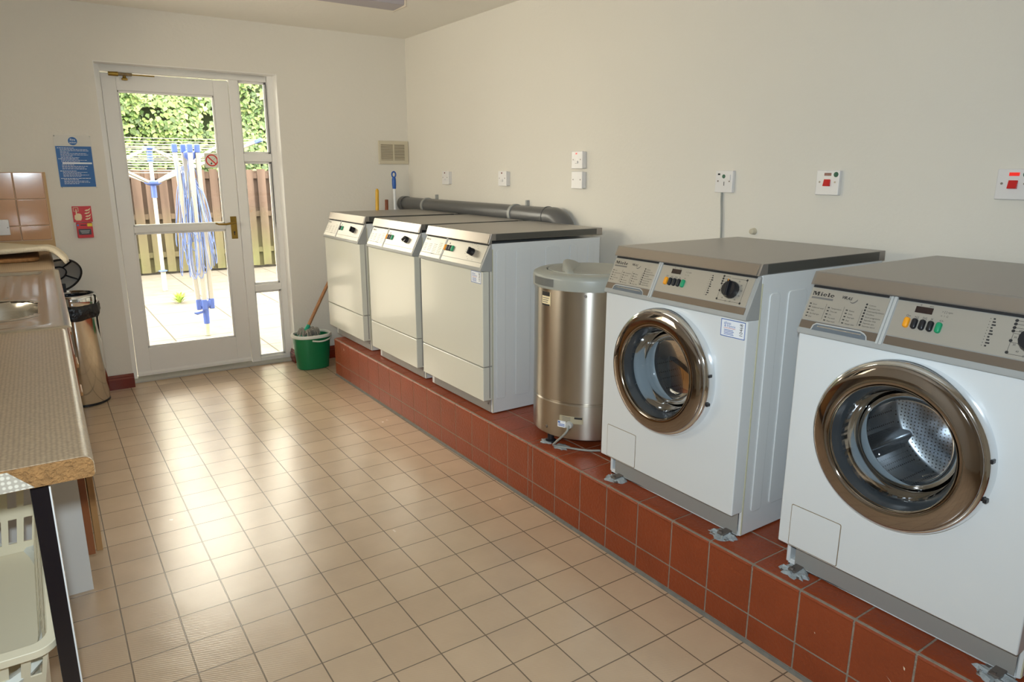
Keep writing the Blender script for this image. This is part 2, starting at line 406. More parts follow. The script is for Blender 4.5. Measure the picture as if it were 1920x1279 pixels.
w = MB(); w.box(XL, DX0, YF, YF+.24, 0, ZC); w.box(DX1, XW, YF, YF+.24, 0, ZC); w.box(DX0, DX1, YF, YF+.24, DZ, ZC)
struct('wall_far', w, WHITE_WALL)
struct('wall_back', MB().box(XL, XW, YB-.1, YB, 0, ZC), WHITE_WALL)

# ---- skirting
def skirt(name, pts):
    """profiled skirting along a run of wall; pts: ((x,y),(nx,ny)) ends"""
    mb = MB()
    prof = [(0, 0), (.018, 0), (.018, .062), (.012, .070), (.012, .078), (.005, .09), (0, .09)]
    (a, b, nrm) = pts
    a = Vector(a); b = Vector(b); nv = Vector(nrm)
    A = [mb.bm.verts.new((a.x+nv.x*d, a.y+nv.y*d, h)) for d, h in prof]; B = [mb.bm.verts.new((b.x+nv.x*d, b.y+nv.y*d, h)) for d, h in prof]
    mb.bm.faces.new(A); mb.bm.faces.new(B[::-1])
    for i in range(len(A)): j = (i+1) % len(A); mb.bm.faces.new([A[i], B[i], B[j], A[j]])
    return struct(name, mb, SKIRT)
skirt('baseboard_far', ((XL, YF), (DX0+.004, YF), (0, -1)))
skirt('baseboard_reveal', ((DX1, YF+.09), (DX1, YF-.018), (-1, 0)))
skirt('baseboard_corner', ((DX1+.0, YF), (XW, YF), (0, -1)))

# ---- glazed door, side light
FY0, FY1 = YF+.10, YF+.16
fr = MB()
fr.box(DX0, .372, FY0, FY1, 0, DZ); fr.box(1.345, DX1, FY0, FY1, 0, DZ); fr.box(.372, 1.345, FY0, FY1, 1.925, DZ)
fr.box(1.104, 1.163, FY0, FY1, .0, 1.925)
struct('trim_1', fr, GLOSS_WHITE, bevel=.003)
th = MB(); th.prism([(FY0-.035, 0), (FY0-.035, .012), (FY0-.01, .022), (FY1, .03), (FY1, 0)], 0, DX0, DX1)
struct('trim_2', th, PALEBULK, bevel=.002)
rv = MB(); rv.box(DX1-.004, DX1+.001, YF+.0005, FY0, .09, DZ-.004); rv.box(DX0-.001, DX0+.004, YF+.0005, FY0, .0, DZ-.004); rv.box(DX0, DX1, YF+.0005, FY0, DZ-.004, DZ+.001)
struct('trim_3', rv, GLOSS_WHITE)
# side light window: rails and three panes
sl = MB(); sl.box(1.163, 1.345, FY0, FY1, .022, .05)
sl.box(1.163, 1.345, FY0, FY1, .526, .572); sl.box(1.163, 1.345, FY0, FY1, 1.41, 1.462)
win = struct('window_1', sl, GLOSS_WHITE, bevel=.003)
for z0, z1 in ((.05, .526), (.572, 1.41), (1.462, 1.925)):
    bd = MB()
    for a in ((1.163, 1.345, z0, z0+.014), (1.163, 1.345, z1-.014, z1), (1.163, 1.174, z0, z1), (1.331, 1.345, z0, z1)):
        bd.box(a[0], a[1], FY0+.022, FY0+.04, a[2], a[3])
    bd.build('glazing_bead', GLOSS_WHITE, win, bevel=.002)
    MB().box(1.17, 1.337, FY0+.03, FY0+.034, z0+.008, z1-.008).build('pane', GLASS, win)
door = empty('door_1', (.374, FY0, 0), kind='structure')
def dl(mb): return mb
X = lambda x: x-.374
lf = MB(); y0, y1 = .006, .05
lf.box(X(.376), X(.455), y0, y1, .036, 1.918); lf.box(X(1.008), X(1.100), y0, y1, .036, 1.918)
lf.box(X(.455), X(1.008), y0, y1, 1.822, 1.918); lf.box(X(.455), X(1.008), y0, y1, .965, 1.003); lf.box(X(.455), X(1.008), y0, y1, .036, .217)
leaf = lf.build('door_leaf', GLOSS_WHITE, door, bevel=.003)
for z0, z1 in ((.217, .965), (1.003, 1.822)):
    bd = MB()
    for a in ((.455, 1.008, z0, z0+.012), (.455, 1.008, z1-.012, z1), (.455, .466, z0, z1), (.997, 1.008, z0, z1)):
        bd.box(X(a[0]), X(a[1]), y0+.01, y0+.03, a[2], a[3])
    bd.build('glazing_bead', GLOSS_WHITE, door, bevel=.002)
    MB().box(X(.46), X(1.003), y0+.02, y0+.024, z0+.006, z1-.006).build('pane', GLASS, door)
wb = MB(); wb.prism([(y0-.012, .036), (y0-.012, .05), (y0, .062), (y0+.004, .062), (y0+.004, .036)], 0, X(.378), X(1.098))
wb.build('weather_bar', GLOSS_WHITE, door)
hp = MB().box(X(1.040), X(1.080), y0-.004, y0+.001, .900, 1.050).build('lock_plate', BRASS, door, bevel=.0015)
kh = MB(); kh.lathe([(0, -.0005), (.006, -.0005), (.006, 0), (0, 0)], c=(X(1.06), y0-.0042, .945), ax='y', n=16); kh.box(X(1.057), X(1.063), y0-.0048, y0-.004, .925, .945)
kh.build('keyhole', INK, hp)
lv = MB(); lv.tube([(X(1.06), y0-.004, 1.01), (X(1.06), y0-.045, 1.01), (X(1.045), y0-.052, 1.01), (X(1.00), y0-.052, 1.003), (X(.955), y0-.048, 1.004), (X(.935), y0-.046, 1.012)], [.008, .008, .008, .007, .006, .006], 12)
lv.build('lever_handle', BRASS, hp, smooth=True)
cl = empty('door_closer', (X(.42), y0-.002, 1.905)); cl.parent = door
# the closer is built as parts straight under the door
COL.objects.unlink(cl); bpy.data.objects.remove(cl)
c1 = MB().tube([(X(.418), y0-.018, 1.912), (X(.47), y0-.018, 1.912)], [.012, .013], 14).build('door_closer', BRASS, door, smooth=True)
MB().box(X(.47), X(.545), y0-.028, y0, 1.905, 1.921).build('mount', mat('tarnished_metal', (.22, .15, .07), .4, metal=.7, var=.5, vscale=60), c1, bevel=.002)
MB().lathe([(0, 0), (.016, .003), (.018, .012), (.010, .018), (.008, .032), (0, .032)], c=(X(.503), y0-.016, 1.876), n=20).build('spindle', BRASS, c1, smooth=True)
MB().box(X(.545), X(.668), y0-.024, y0-.016, 1.908, 1.915).build('arm', BRASS, c1, bevel=.001)
# no smoking sign stuck to the glass
ns = MB().box(X(.918), X(1.006), y0+.0165, y0+.0185, 1.369, 1.462).build('no_smoking_sign', mat('sign_pale', (.82, .80, .68), .4), None)
ns.location = (.374, FY0, 0); tag(ns, 'small pale square no smoking sign stuck on the door glass', 'sign')
def ringm(cx, cz, r0, r1, y, n=40):
    mb = MB()
    for i in range(n):
        a, b = 2*pi*i/n, 2*pi*(i+1)/n
        mb.poly([(cx+r0*cos(a), y, cz+r0*sin(a)), (cx+r1*cos(a), y, cz+r1*sin(a)), (cx+r1*cos(b), y, cz+r1*sin(b)), (cx+r0*cos(b), y, cz+r0*sin(b))])
    return mb
nx, nz = X(.962), 1.416; yy = y0+.016
rg = ringm(nx, nz, .031, .038, yy); d = .0235; tq = .0027
rg.poly([(nx-d-tq, yy, nz+d-tq), (nx-d+tq, yy, nz+d+tq), (nx+d+tq, yy, nz-d+tq), (nx+d-tq, yy, nz-d-tq)])
rg.build('red_ring', RINGRED, ns)
cg = MB(); cg.poly([(nx-.010, yy+.0002, nz-.023), (nx-.002, yy+.0002, nz-.026), (nx+.002, yy+.0002, nz-.016), (nx-.006, yy+.0002, nz-.013)])
for k in range(5):
    a = .3*k; cg.poly([(nx-.004+.006*k, yy+.0002, nz-.010+.006*k), (nx-.003+.006*k, yy+.0002, nz-.011+.006*k), (nx+.001+.006*k, yy+.0002, nz-.007+.006*k), (nx+.0+.006*k, yy+.0002, nz-.006+.006*k)])
cg.build('cigarette', INK, ns)

# ------------------------------------------------------------------ plinth of red quarry tiles
PX, PY1, PY0 = 1.513, 1.555, -3.6
ys = [1.555, 1.44, 1.29, 1.136, .987, .83, .676, .525, .369, .212, .063, -.088, -.241, -.392, -.544, -.697, -.730, -.882, -1.038, -1.187, -1.346, -1.502, -1.656, -1.813, -1.967]
while ys[-1] > PY0: ys.append(ys[-1]-.154)
PY0 = ys[-1]
pl = empty('tiled_plinth', (PX, 0, 0), label='long low plinth of red quarry tiles under the row of machines', cat='plinth')
core = MB().box(.0014, XW-PX-.0005, PY0, PY1-.004, 0, ZP-.0016)
core.build('grout_bed', GROUTM, pl)
tl = MB(); g = .0028
for i in range(len(ys)-1):
    a, b = ys[i]-g/1.0, ys[i+1]+g/1.0
    if a-b < .01: continue
    tl.box(0, .01, b, a, .012, .0925-g); tl.box(0, .01, b, a, .0925+g, .2440)
    # bullnose tile: rounded nose on the top edge
    R = .016; pr = [(.15, ZP-.012), (.15, ZP), (.15, ZP)]
    prof = [(.150, ZP-.014), (.150, ZP)] + [(-.0025+.022-.022*sin(t), ZP-.0105+.0105*cos(t)) for t in [k*pi/2/6 for k in range(7)]] + [(-.0025, .2462)]
    prof += [(.012, .2462), (.012, ZP-.014)]
    if i > 0 and abs(ys[i]-ys[i+1]) < .05: pass
    tl.prism(prof, 1, b, a)
    # tiles further back on the top
    for k in range(4):
        x0 = .156+k*.154
        tl.box(x0+g, min(x0+.154-g, XW-PX-.003), b, a, ZP-.014, ZP)
t_ = tl.build('quarry_tiles', QUARRY, pl, bevel=.0022, seg=2, merge=False)
# narrow sealant fillet along the floor
sf = MB().prism([(-.008, .0), (-.002, .008), (.006, .010), (.006, 0)], 1, PY0, PY1); sf.build('floor_fillet', mat('grey_fillet', (.17, .155, .13), .8, bump=.4, bscale=90, var=.3, vscale=30), pl)
et = MB()
for k in range(5):
    et.box(.012+k*.155, .012+k*.155+.149, PY1-.006, PY1+.004, .012, .09); et.box(.012+k*.155, .012+k*.155+.149, PY1-.006, PY1+.004, .096, .2445)
et.build('end_tiles', QUARRY, pl, bevel=.002, merge=False)
# paint chips on the plinth tiles
ch = MB()
for y, z, ln, wd in ((-2.215, .155, .03, .0025), (-2.25, .135, .028, .003), (-2.27, .125, .02, .002), (-2.315, .19, .007, .006), (-2.25, .205, .005, .007), (-2.02, .16, .003, .003), (1.39, .222, .012, .012)):
    ch.poly([(-.0006, y, z), (-.0006, y-ln, z-ln*.7), (-.0006, y-ln, z-ln*.7-wd), (-.0006, y-ln*.4, z-ln*.25-wd)])
ch.build('paint_chips', mat('chip_cream', (.75, .6, .45), .7), pl)

# ------------------------------------------------------------------ laundry machines
HW = .2975
def disc_plate(mb, hx, outer, cy, cz, R, x0, x1, n=64):
    """flat door panel with a round hole; outer = (y0,y1,z0,z1)"""
    y0, y1, z0, z1 = outer
    def op(a):
        dy, dz = cos(a), sin(a); t = 1e9
        if dy > 1e-9: t = min(t, (y1-cy)/dy)
        if dy < -1e-9: t = min(t, (y0-cy)/dy)
        if dz > 1e-9: t = min(t, (z1-cz)/dz)
        if dz < -1e-9: t = min(t, (z0-cz)/dz)
        return cy+dy*t, cz+dz*t
    angs = [2*pi*i/n for i in range(n)] + [atan2(z-cz, y-cy) % (2*pi) for y in (y0, y1) for z in (z0, z1)]
    angs = sorted(set(round(a, 6) for a in angs)); N = len(angs)
    F, B, IF, IB = [], [], [], []
    for a in angs:
        oy, oz = op(a)
        F.append(mb.bm.verts.new((x0, oy, oz))); B.append(mb.bm.verts.new((x1, oy, oz)))
        IF.append(mb.bm.verts.new((x0, cy+R*cos(a), cz+R*sin(a)))); IB.append(mb.bm.verts.new((x1, cy+R*cos(a), cz+R*sin(a))))
    for i in range(N):
        j = (i+1) % N
        mb.bm.faces.new([F[i], F[j], IF[j], IF[i]]); mb.bm.faces.new([B[j], B[i], IB[i], IB[j]])
        mb.bm.faces.new([F[i], B[i], B[j], F[j]]); mb.bm.faces.new([IF[j], IB[j], IB[i], IF[i]])

def miele_logo(mb, to3d, h, W):
    """five heavy slab-serif letters M i e l e, cap height h, overall width W"""
    def R_(x0, x1, y0, y1): mb.poly([to3d(a*W, b*h) for a, b in ((x0, y0), (x1, y0), (x1, y1), (x0, y1))])
    def Q(*p): mb.poly([to3d(a*W, b*h) for a, b in p])
    # M
    R_(.02, .055, 0, 1); R_(0, .08, 0, .09); R_(0, .09, .9, 1)
    Q((.04, 1), (.125, 1), (.19, .15), (.14, 0)); Q((.14, 0), (.17, .05), (.265, 1), (.22, 1))
    R_(.235, .305, 0, 1); R_(.21, .335, 0, .09); R_(.23, .335, .9, 1)
    # i
    R_(.385, .445, 0, .68); R_(.36, .47, 0, .09); R_(.36, .42, .6, .68); R_(.385, .445, .8, 1)
    # e, l, e
    def e_(cx):
        n = 20; rx, ry, ix, iy = .088, .36, .034, .22; cy = .345
        a0, a1 = radians(0), radians(318)
        for k in range(n):
            a, b = a0+(a1-a0)*k/n, a0+(a1-a0)*(k+1)/n
            Q((cx+ix*cos(a), cy+iy*sin(a)), (cx+rx*cos(a), cy+ry*sin(a)), (cx+rx*cos(b), cy+ry*sin(b)), (cx+ix*cos(b), cy+iy*sin(b)))
        R_(cx-.05, cx+.088, cy-.03, cy+.05)
    e_(.575); R_(.71, .77, 0, 1); R_(.685, .80, 0, .09); R_(.685, .74, .92, 1); e_(.905)

def side_pads(parent, x_list, z0s, z1, side):
    for (a, b), z0 in zip(x_list, z0s):
        mb = MB(); pts = rrect(b-a, z1-z0, .012, 4, (a+b)/2, (z0+z1)/2)
        mb.prism(pts, 1, side*(HW-.0005), side*(HW+.004))
        mb.build('side_panel_rib', ENAMEL, parent, bevel=.0022, seg=2, angle=50)

def machine(kind, loc, label, cat, opts):
    W = kind == 'washer'
    root = empty('washing_machine' if W else 'tumble_dryer', loc, label=label, cat=cat, group='front loading washing machines' if W else 'tumble dryers in a row')
    pt, pb = (.811, .698) if W else (.783, .678)          # control panel top / bottom
    lt = .847 if W else .831
    fb = .085 if W else .07
    mb = MB()
    if W:
        mb.box(0, .625, -HW, -HW+.012, .004, pt+.004); mb.box(0, .625, HW-.012, HW, .004, pt+.004); mb.box(.613, .625, -HW+.012, HW-.012, .004, pt+.004)
        mb.box(0, .613, -HW+.012, HW-.012, .004, .016); mb.box(0, .613, -HW+.012, HW-.012, pt-.008, pt+.004)
    else: mb.box(0, .625, -HW, HW, .004, pt+.004)
    body = mb.build('cabinet', ENAMEL, root, bevel=.003)
    MB().box(.0005, .004, -HW-.0012, -HW+.004, .01, pt-.02).build('corner_seal', CREAMSEAL, root)
    side_pads(root, opts['ribs'], opts['ribz'], .76, -1)
    MB().box(-.003, 0, -HW+.012, HW-.03, .006, fb+.01).build('kick_panel', GREYKICK, root, bevel=.001)
    for sx in (.05, .56):
        for sy in (-1, 1):
            MB().lathe([(0, -.0), (.022, 0), (.022, .006), (0, .006)], c=(sx, sy*.25, 0), n=20).build('foot', BLACK, root, smooth=True)
    # lid
    ld = MB().prism([(-.018, pt+.003), (-.002, lt), (.636, lt), (.636, lt-.031), (0, lt-.031), (0, pt+.003)], 1, -HW, HW)
    lid = ld.build('lid', STEEL_LID, root, bevel=.002)
    # bevelled front face of the lid (bronze tinted steel)
    fx = MB(); e = .0012
    fx.poly([(-.018-e, -HW+.008, pt+.006), (-.018-e, HW-.008, pt+.006), (-.002-e*1.6, HW-.008, lt-.003), (-.002-e*1.6, -HW+.008, lt-.003)])
    fx.build('lid_front_strip', STEEL_FRONT, lid)
    MB().box(0.02, .60, -HW-.0008, -HW+.001, lt-.029, lt-.002).build('lid_side_strip', mat('dark_lid_edge', (.12, .12, .11), .35, metal=.6), lid)
    # control panel wedge
    xt, xb = -.007, -.060
    cp = MB().prism([(0, pt), (xt, pt), (xb, pb), (xb, pb-.008), (-.012, pb-.012), (0, pb-.012)], 1, -HW, HW)
    cpo = cp.build('control_panel', GREYPLASTIC, root, bevel=.0015)
    L = hypot(xt-xb, pt-pb); sx_, sz_ = (xb-xt)/L, (pb-pt)/L; nx_, nz_ = sz_, -sx_    # slope dir, outward normal (-x, +z)
    def S(y, t, d=0): return (xt+sx_*t*L+nx_*d, y, pt+sz_*t*L+nz_*d)
    def plate(mb, ya, yb, ta, tb, d0, d1):
        v = [mb.bm.verts.new(S(y, t, d)) for d in (d0, d1) for y, t in ((ya, ta), (yb, ta), (yb, tb), (ya, tb))]
        for f in ((0, 1, 2, 3), (7, 6, 5, 4), (0, 4, 5, 1), (1, 5, 6, 2), (2, 6, 7, 3), (3, 7, 4, 0)): mb.bm.faces.new([v[i] for i in f])
        return mb
    # channel under lid
    plate(MB(), HW-.004, .095, -.0, .045, 0, .0006).build('dark_channel', INK, cpo)
    plate(MB(), .073, -.287, -.0, .045, 0, .0006).build('dark_channel', INK, cpo)
    # left unit (detergent drawer front) and right unit
    lp = plate(MB(), .293, .0905, .055, .755, 0, .0016).build('program_plate', PLATE, cpo, bevel=.0005, seg=1)
    rp = plate(MB(), .0715, -.2835, .055, .755, 0, .0016).build('fascia_plate', PLATE, cpo, bevel=.0005, seg=1)
    dv = plate(MB(), .0895, .0835, .0, .97, 0, .003); plate(dv, .0815, .0745, .0, .97, 0, .003)
    dv.build('divider', LIGHTGREYPL, cpo, bevel=.0008)
    for ya, yb in ((.294, .0905), (.0715, -.286)):
        plate(MB(), ya, yb, .768, .935, 0, .0013).build('lower_strip', BROWNSTRIP if W else PLATE, cpo)
    T = .0019
    def TO(y, t):  # lettering frame: origin at (y,t), u runs to -y, v up the slope
        return lambda u, v: S(y-u, t-v/L, T)
    ink = MB()
    if W:
        miele_logo(ink, TO(.2885, .215), .0105, .0605)
        for i, ch_ in enumerate('WRAS'): text_mb(ink, ch_, .0105, TO(.2085-.0075*i, .20+.003*i), shear=.25, bold=.02)
        sw = MB()
        for k in range(12):
            a, b = k/12, (k+1)/12
            f_ = lambda q, o: S(.184-.018*q, .235-.07*q*q+.035*(1-q)*q*3+o, T)
            sw.poly([f_(a, 0), f_(b, 0), f_(b, .03*(b)+.01), f_(a, .03*a+.01)])
        plate(sw, .288, .229, .245, .285, 0, T)
        sw.build('small_print', INKG, cpo)
        cols = [(.287, .39, ['Door', 'Additional wash', 'Start', 'No final spin', 'End']), (.235, .42, ['Temperature', 'Time left', 'On', 'Pre-wash', 'Main wash']), (.187, .41, ['Rinses', 'Drain', 'Final spin', 'End', 'Water inlet']),]
        for y, t, ws in cols:
            for k, s_ in enumerate(ws):
                text_mb(ink, s_, .0052, TO(y-.009, t+.068*k+.03))
                plate(ink, y, y-.005, t+.068*k, t+.068*k+.022, 0, T)
        for y in (.241, .193, .147): plate(ink, y, y-.0004, .36, .70, 0, T)
        for k, s_ in enumerate(['Cottons', 'Minimum iron', 'Delicates/Synthetics', 'Woollens', 'Short programme', 'Separate rinse', 'Separate spin', 'Separate starch']):
            text_mb(ink, s_, .0052, TO(.1345, .245+.061*k+.02))
            c0 = S(.1402, .240+.061*k, T)
            ps = [S(.1402+.0026*cos(a), .240+.061*k+.0026*sin(a)/L, T) for a in [2*pi*i/12 for i in range(12)]]
            ink.poly(ps)
        # pictograms above the buttons and by the display
        for y, t, s_ in ((.040, .345, 'O='), (.0215, .345, '+LJ'), (.003, .345, '[=]'), (-.0145, .345, 'X'), (-.033, .345, '<>')): text_mb(ink, s_, .0075, TO(y+.002, t))
        for y, t, s_ in ((.019, .105, '0'), (-.001, .105, 'min'), (-.030, .17, '> [ ] rpm'), (-.030, .25, '=  !  C')): text_mb(ink, s_, .0062, TO(y, t))
        for k in range(10):
            plate(ink, -.1275, -.129, .135+.054*k, .145+.054*k, 0, T)
            plate(ink, -.1335, -.1375-.002*(k % 3), .125+.054*k, .152+.054*k, 0, T)
        # selector scale
        cir = [(-.176, .106), (-.176, .168), (-.176, .232), (-.176, .291), (-.1774, .46), (-.1776, .668), (-.2589, .129), (-.2608, .689)]
        for y, t in cir: ink.poly([S(y+.0034*cos(a), t+.0034*sin(a)/L, T) for a in [2*pi*i/14 for i in range(14)]])
        for ya, yb, t in ((-.176, -.2, .106), (-.176, -.2, .168), (-.176, -.2, .232), (-.176, -.2, .291), (-.176, -.197, .33), (-.1776, -.2608, .689), (-.205, -.2589, .129), (-.177, -.2, .49)):
            plate(ink, ya, yb, t-.003, t+.003, 0, T)
        for y, ta, tb in ((-.1777, .34, .46), (-.1777, .5, .66), (-.2605, .15, .67)): plate(ink, y-.0003, y+.0003, ta, tb, 0, T)
        kc = (-.2175, .415)
        for k in range(12):
            a = radians(-60+k*300/11)+pi/2; rr = .034
            text_mb(ink, ['95', '75', '60', '50', '40', '30', '20', '40', '30', '30', '60', '95'][k], .0058, TO(kc[0]-rr*sin(a)+.003, kc[1]-rr*cos(a)/L+.02))
    else:
        miele_logo(ink, TO(.283, .20), .009, .045)
        for y, t in ((.283, .36), (.235, .36), (.185, .34), (.135, .26)):
            for k in range(5 if y > .2 else 7):
                plate(ink, y, y-.005, t+.07*k, t+.07*k+.02, 0, T); plate(ink, y-.008, y-.030, t+.07*k+.004, t+.07*k+.016, 0, T)
        for k in range(3): plate(ink, -.12, -.126, .33+.08*k, .345+.08*k, 0, T)
        plate(ink, .045, .038, .17, .24, 0, T)
        kc = (-.18+opts.get('knob', 0), .40)
        for k in range(14):
            a = radians(-150+k*300/13); rr = .04
            y_, t_ = kc[0]-rr*sin(a), kc[1]-rr*cos(a)/L
            plate(ink, y_+.0012, y_-.0012, t_-.012, t_+.012, 0, T)
    ink.build('lettering', INK, cpo)
    # buttons
    if W: bl = [(.0360, ORANGE), (.0183, BLACK), (.0008, BLACK), (-.0168, BLACK), (-.0347, GREENB)]; bw, bh, tc_ = .0125, .0255, .46
    else: bl = [(b, c) for b, c in opts['buttons']]; bw, bh, tc_ = .0185, .028, .40
    for y, m_ in bl:
        mb = MB(); pts = rrect(bw, bh, .0055, 5)
        A = [mb.bm.verts.new(S(y-u, tc_-v/L, .001)) for u, v in pts]; B = [mb.bm.verts.new(S(y-u*.96, tc_-v*.97/L, .007)) for u, v in pts]; C_ = [mb.bm.verts.new(S(y-u*.7, tc_-v*.85/L, .009)) for u, v in pts]
        for P_, Q_ in ((A, B), (B, C_)):
            for i in range(len(pts)): j = (i+1) % len(pts); mb.bm.faces.new([P_[i], P_[j], Q_[j], Q_[i]])
        mb.bm.faces.new(C_); mb.bm.faces.new(A[::-1])
        o = mb.build('push_button', m_, cpo, smooth=True, angle=50)
        o['label'] = {'orange_button': 'orange push button', 'green_button': 'green push button'}.get(m_.name, 'black push button')
    if W:
        plate(MB(), .0268, -.0112, .118, .24, 0, .0024).build('display', DISPLAY, cpo)
        # detergent drawer grip recess with pale surround
        gr = MB(); pts = [(.2575, .945), (.2545, .85), (.2485, .815), (.133, .810), (.124, .835), (.1165, .87), (.113, .945)]
        gr.poly([S(y, t, .0021) for y, t in pts]); gr.build('drawer_grip', mat('grip_recess', (.13, .15, .17), .3), cpo)
        go = MB()
        ro = [(.2605, .95), (.2575, .84), (.2495, .79), (.132, .785), (.121, .82), (.1135, .87), (.110, .95)]
        for i in range(len(pts)-1): go.poly([S(*pts[i], .0024), S(*pts[i+1], .0024), S(*ro[i+1], .0024), S(*ro[i], .0024)])
        go.build('grip_surround', LIGHTGREYPL, cpo)
        plate(MB(), .245, .128, .845, .868, .0022, .0028).build('grip_lip', CHROME, cpo)
    # rotary knob
    kr = .0255 if W else .017
    kc3 = Vector(S(kc[0], kc[1], 0)); n_ = Vector((nx_, 0, nz_)); u_ = Vector((0, -1, 0)); v_ = Vector((-sx_, 0, -sz_))
    mb = MB(); rings = []
    for r, h in ((kr, .001), (kr*.98, .012), (kr*.88, .020), (0, .021)):
        if r == 0: rings.append([mb.bm.verts.new(kc3+n_*h)]); continue
        rings.append([mb.bm.verts.new(kc3+n_*h+(u_*cos(a)+v_*sin(a))*r*(1+.03*(i % 2))) for i, a in enumerate([2*pi*k/36 for k in range(36)])])
    for A, B in zip(rings, rings[1:]):
        for i in range(36):
            j = (i+1) % 36
            mb.bm.faces.new([A[i], A[j], B[0]] if len(B) == 1 else [A[i], A[j], B[j], B[i]])
    kn = mb.build('rotary_knob', BLACK, cpo, smooth=True, angle=50)
    a = radians(opts.get('kang', 80)); dv_ = u_*cos(a)+v_*sin(a); pv_ = n_.cross(dv_)
    mb = MB(); mb.bar(kc3+n_*.022-dv_*kr*.95, kc3+n_*.022+dv_*kr*.95, .009, .016)
    gp = mb.build('grip', BLACK, kn, bevel=.003)
    if W:
        mb = MB(); mb.bar(kc3+n_*.0215+dv_*kr*.72, kc3+n_*.0215+dv_*kr*.98, .002, .0185); mb.build('pointer', ORANGE, kn)
    # ---- front
    fx0 = -.05
    if W:
        cy, cz, RO = .005, .472, .205
        mb = MB(); disc_plate(mb, 0, (-HW, HW, fb, pb-.010), cy, cz, .165, fx0, -.0)
        mb.build('front_panel', ENAMEL, root, bevel=.004, seg=3, angle=60)
        # service flap
        MB().prism(rrect(.145, .122, .005, 4, .192, .150), 0, fx0-.0006, fx0+.002).build('flap_gap', mat('rusty_gap', (.22, .15, .07), .7, var=.5, vscale=90), root)
        MB().prism(rrect(.1415, .1185, .004, 4, .192, .150), 0, fx0-.0016, fx0+.002).build('service_flap', ENAMEL, root, bevel=.0005, seg=1)
        # porthole
        dr = empty('porthole_door', (fx0, cy, cz)); dr.parent = root
        MB().lathe([(.196, 0), (.2065, 0), (.2075, -.012), (.2065, -.026), (.203, -.034), (.198, -.038), (.190, -.038)], ax='x', n=96).build('chrome_rim', CHROME, dr, smooth=True, angle=60)
        MB().lathe([(.1965, -.034), (.1965, -.041), (.1945, -.0450), (.189, -.0472), (.180, -.0500), (.165, -.052), (.156, -.0525), (.151, -.050), (.1495, -.045), (.1495, -.030)], ax='x', n=96).build('bezel', BRONZE, dr, smooth=True, angle=70)
        MB().lathe([(.1510, -.0510), (.1500, -.0525), (.1484, -.0510), (.1484, -.036)], ax='x', n=96).build('gold_lip', mat('gold_lip', (.50, .42, .33), .15, metal=1), dr, smooth=True, angle=70)
        MB().lathe([(.1490, -.040), (.143, -.030), (.134, -.020), (.132, -.010)], ax='x', n=96).build('inner_ring', DARKRUB, dr, smooth=True, angle=70)
        gb = MB().lathe([(.134, -.020), (.130, .0), (.126, .02), (.120, .030), (.122, .036), (.114, .050), (.104, .062), (.085, .070), (.04, .076), (0, .077)], ax='x', n=96)
        gb.build('glass_bowl', glass_mat('door_glass', (.80, .84, .86), .03), dr, smooth=True, angle=80)
        MB().lathe([(.150, -.004), (.164, .012), (.160, .030), (.148, .040), (.150, .052), (.136, .062), (.138, .074), (.128, .084), (.140, .096), (.185, .100)], ax='x', n=96).build('door_seal', RUBBER, dr, smooth=True, angle=80)
        for zz in (.035, -.055):
            MB().box(-.031, -.016, -.2066, -.1985, zz-.005, zz+.005).build('hinge', BLACK, dr, bevel=.002)
        # drum
        db = MB().lathe([(.150, .110), (.235, .112), (.240, .13), (.240, .40), (.225, .42), (.10, .42), (.06, .40), (0, .395)], ax='x', n=96)
        drm = db.build('drum', DRUM, root, smooth=True, angle=60, loc=(fx0+.01, cy, cz))
        for k in range(3):
            a = 2*pi*k/3+.5+opts.get('dang', 0); mb = MB()
            c_, s_ = cos(a), sin(a)
            def P(r, w_): return (c_*r - s_*w_, s_*r + c_*w_)
            A = [(P(.238, -.035)), (P(.195, -.008)), (P(.190, 0)), (P(.195, .008)), (P(.238, .035))]
            mb.prism(A, 0, .125, .395); mb.build('lifter', DRUM, drm, bevel=.006)
    else:
        sp = .230
        MB().box(fx0, 0, -HW, HW, sp+.0025, pb-.011).build('door', ENAMEL_D, root, bevel=.004, seg=3)
        MB().box(fx0, 0, -HW, HW, fb, sp-.0025).build('lower_panel', ENAMEL_D, root, bevel=.004, seg=3)
        MB().box(fx0+.012, 0, -HW+.004, HW-.004, sp-.004, sp+.004).build('panel_gap', GREYKICK, root)
        MB().box(-.018, -.012, -HW-.0008, HW, fb+.01, pb-.012).build('door_shadow_gap', GREYKICK, root)
        MB().lathe([(0, -.002), (.004, -.002), (.005, 0), (0, 0)], c=(-.003, -HW+.03, .045), ax='x', n=12).build('screw', SCREW, root)
    if opts.get('sticker'):
        sy0, sy1, sz0, sz1 = opts['sticker']; xs = fx0-.0006
        st = MB().box(xs, xs+.0008, sy0, sy1, sz0, sz1).build('service_sticker', STICKW, root)
        bdm = MB(); e_ = .0022; x_ = xs-.0002
        for a in ((sy0, sy1, sz1-e_, sz1), (sy0, sy1, sz0, sz0+e_), (sy0, sy0+e_, sz0, sz1), (sy1-e_, sy1, sz0, sz1)):
            bdm.poly([(x_, a[0], a[2]), (x_, a[0], a[3]), (x_, a[1], a[3]), (x_, a[1], a[2])])
        w_ = sy1-sy0; h_ = sz1-sz0
        def F_(u0, v0): return lambda u, v: (x_-.0001, sy1-u0-u, sz0+v0+v)
        text_mb(bdm, 'allsop', h_*.22, F_(w_*.12, h_*.72)); text_mb(bdm, '& francis', h_*.22, F_(w_*.14, h_*.56))
        for k in range(4): bdm.poly([(x_, sy1-w_*.14, sz0+h_*(.12+.085*k)), (x_, sy1-w_*(.55-.03*(k % 2)), sz0+h_*(.12+.085*k)), (x_, sy1-w_*(.55-.03*(k % 2)), sz0+h_*(.155+.085*k)), (x_, sy1-w_*.14, sz0+h_*(.155+.085*k))])
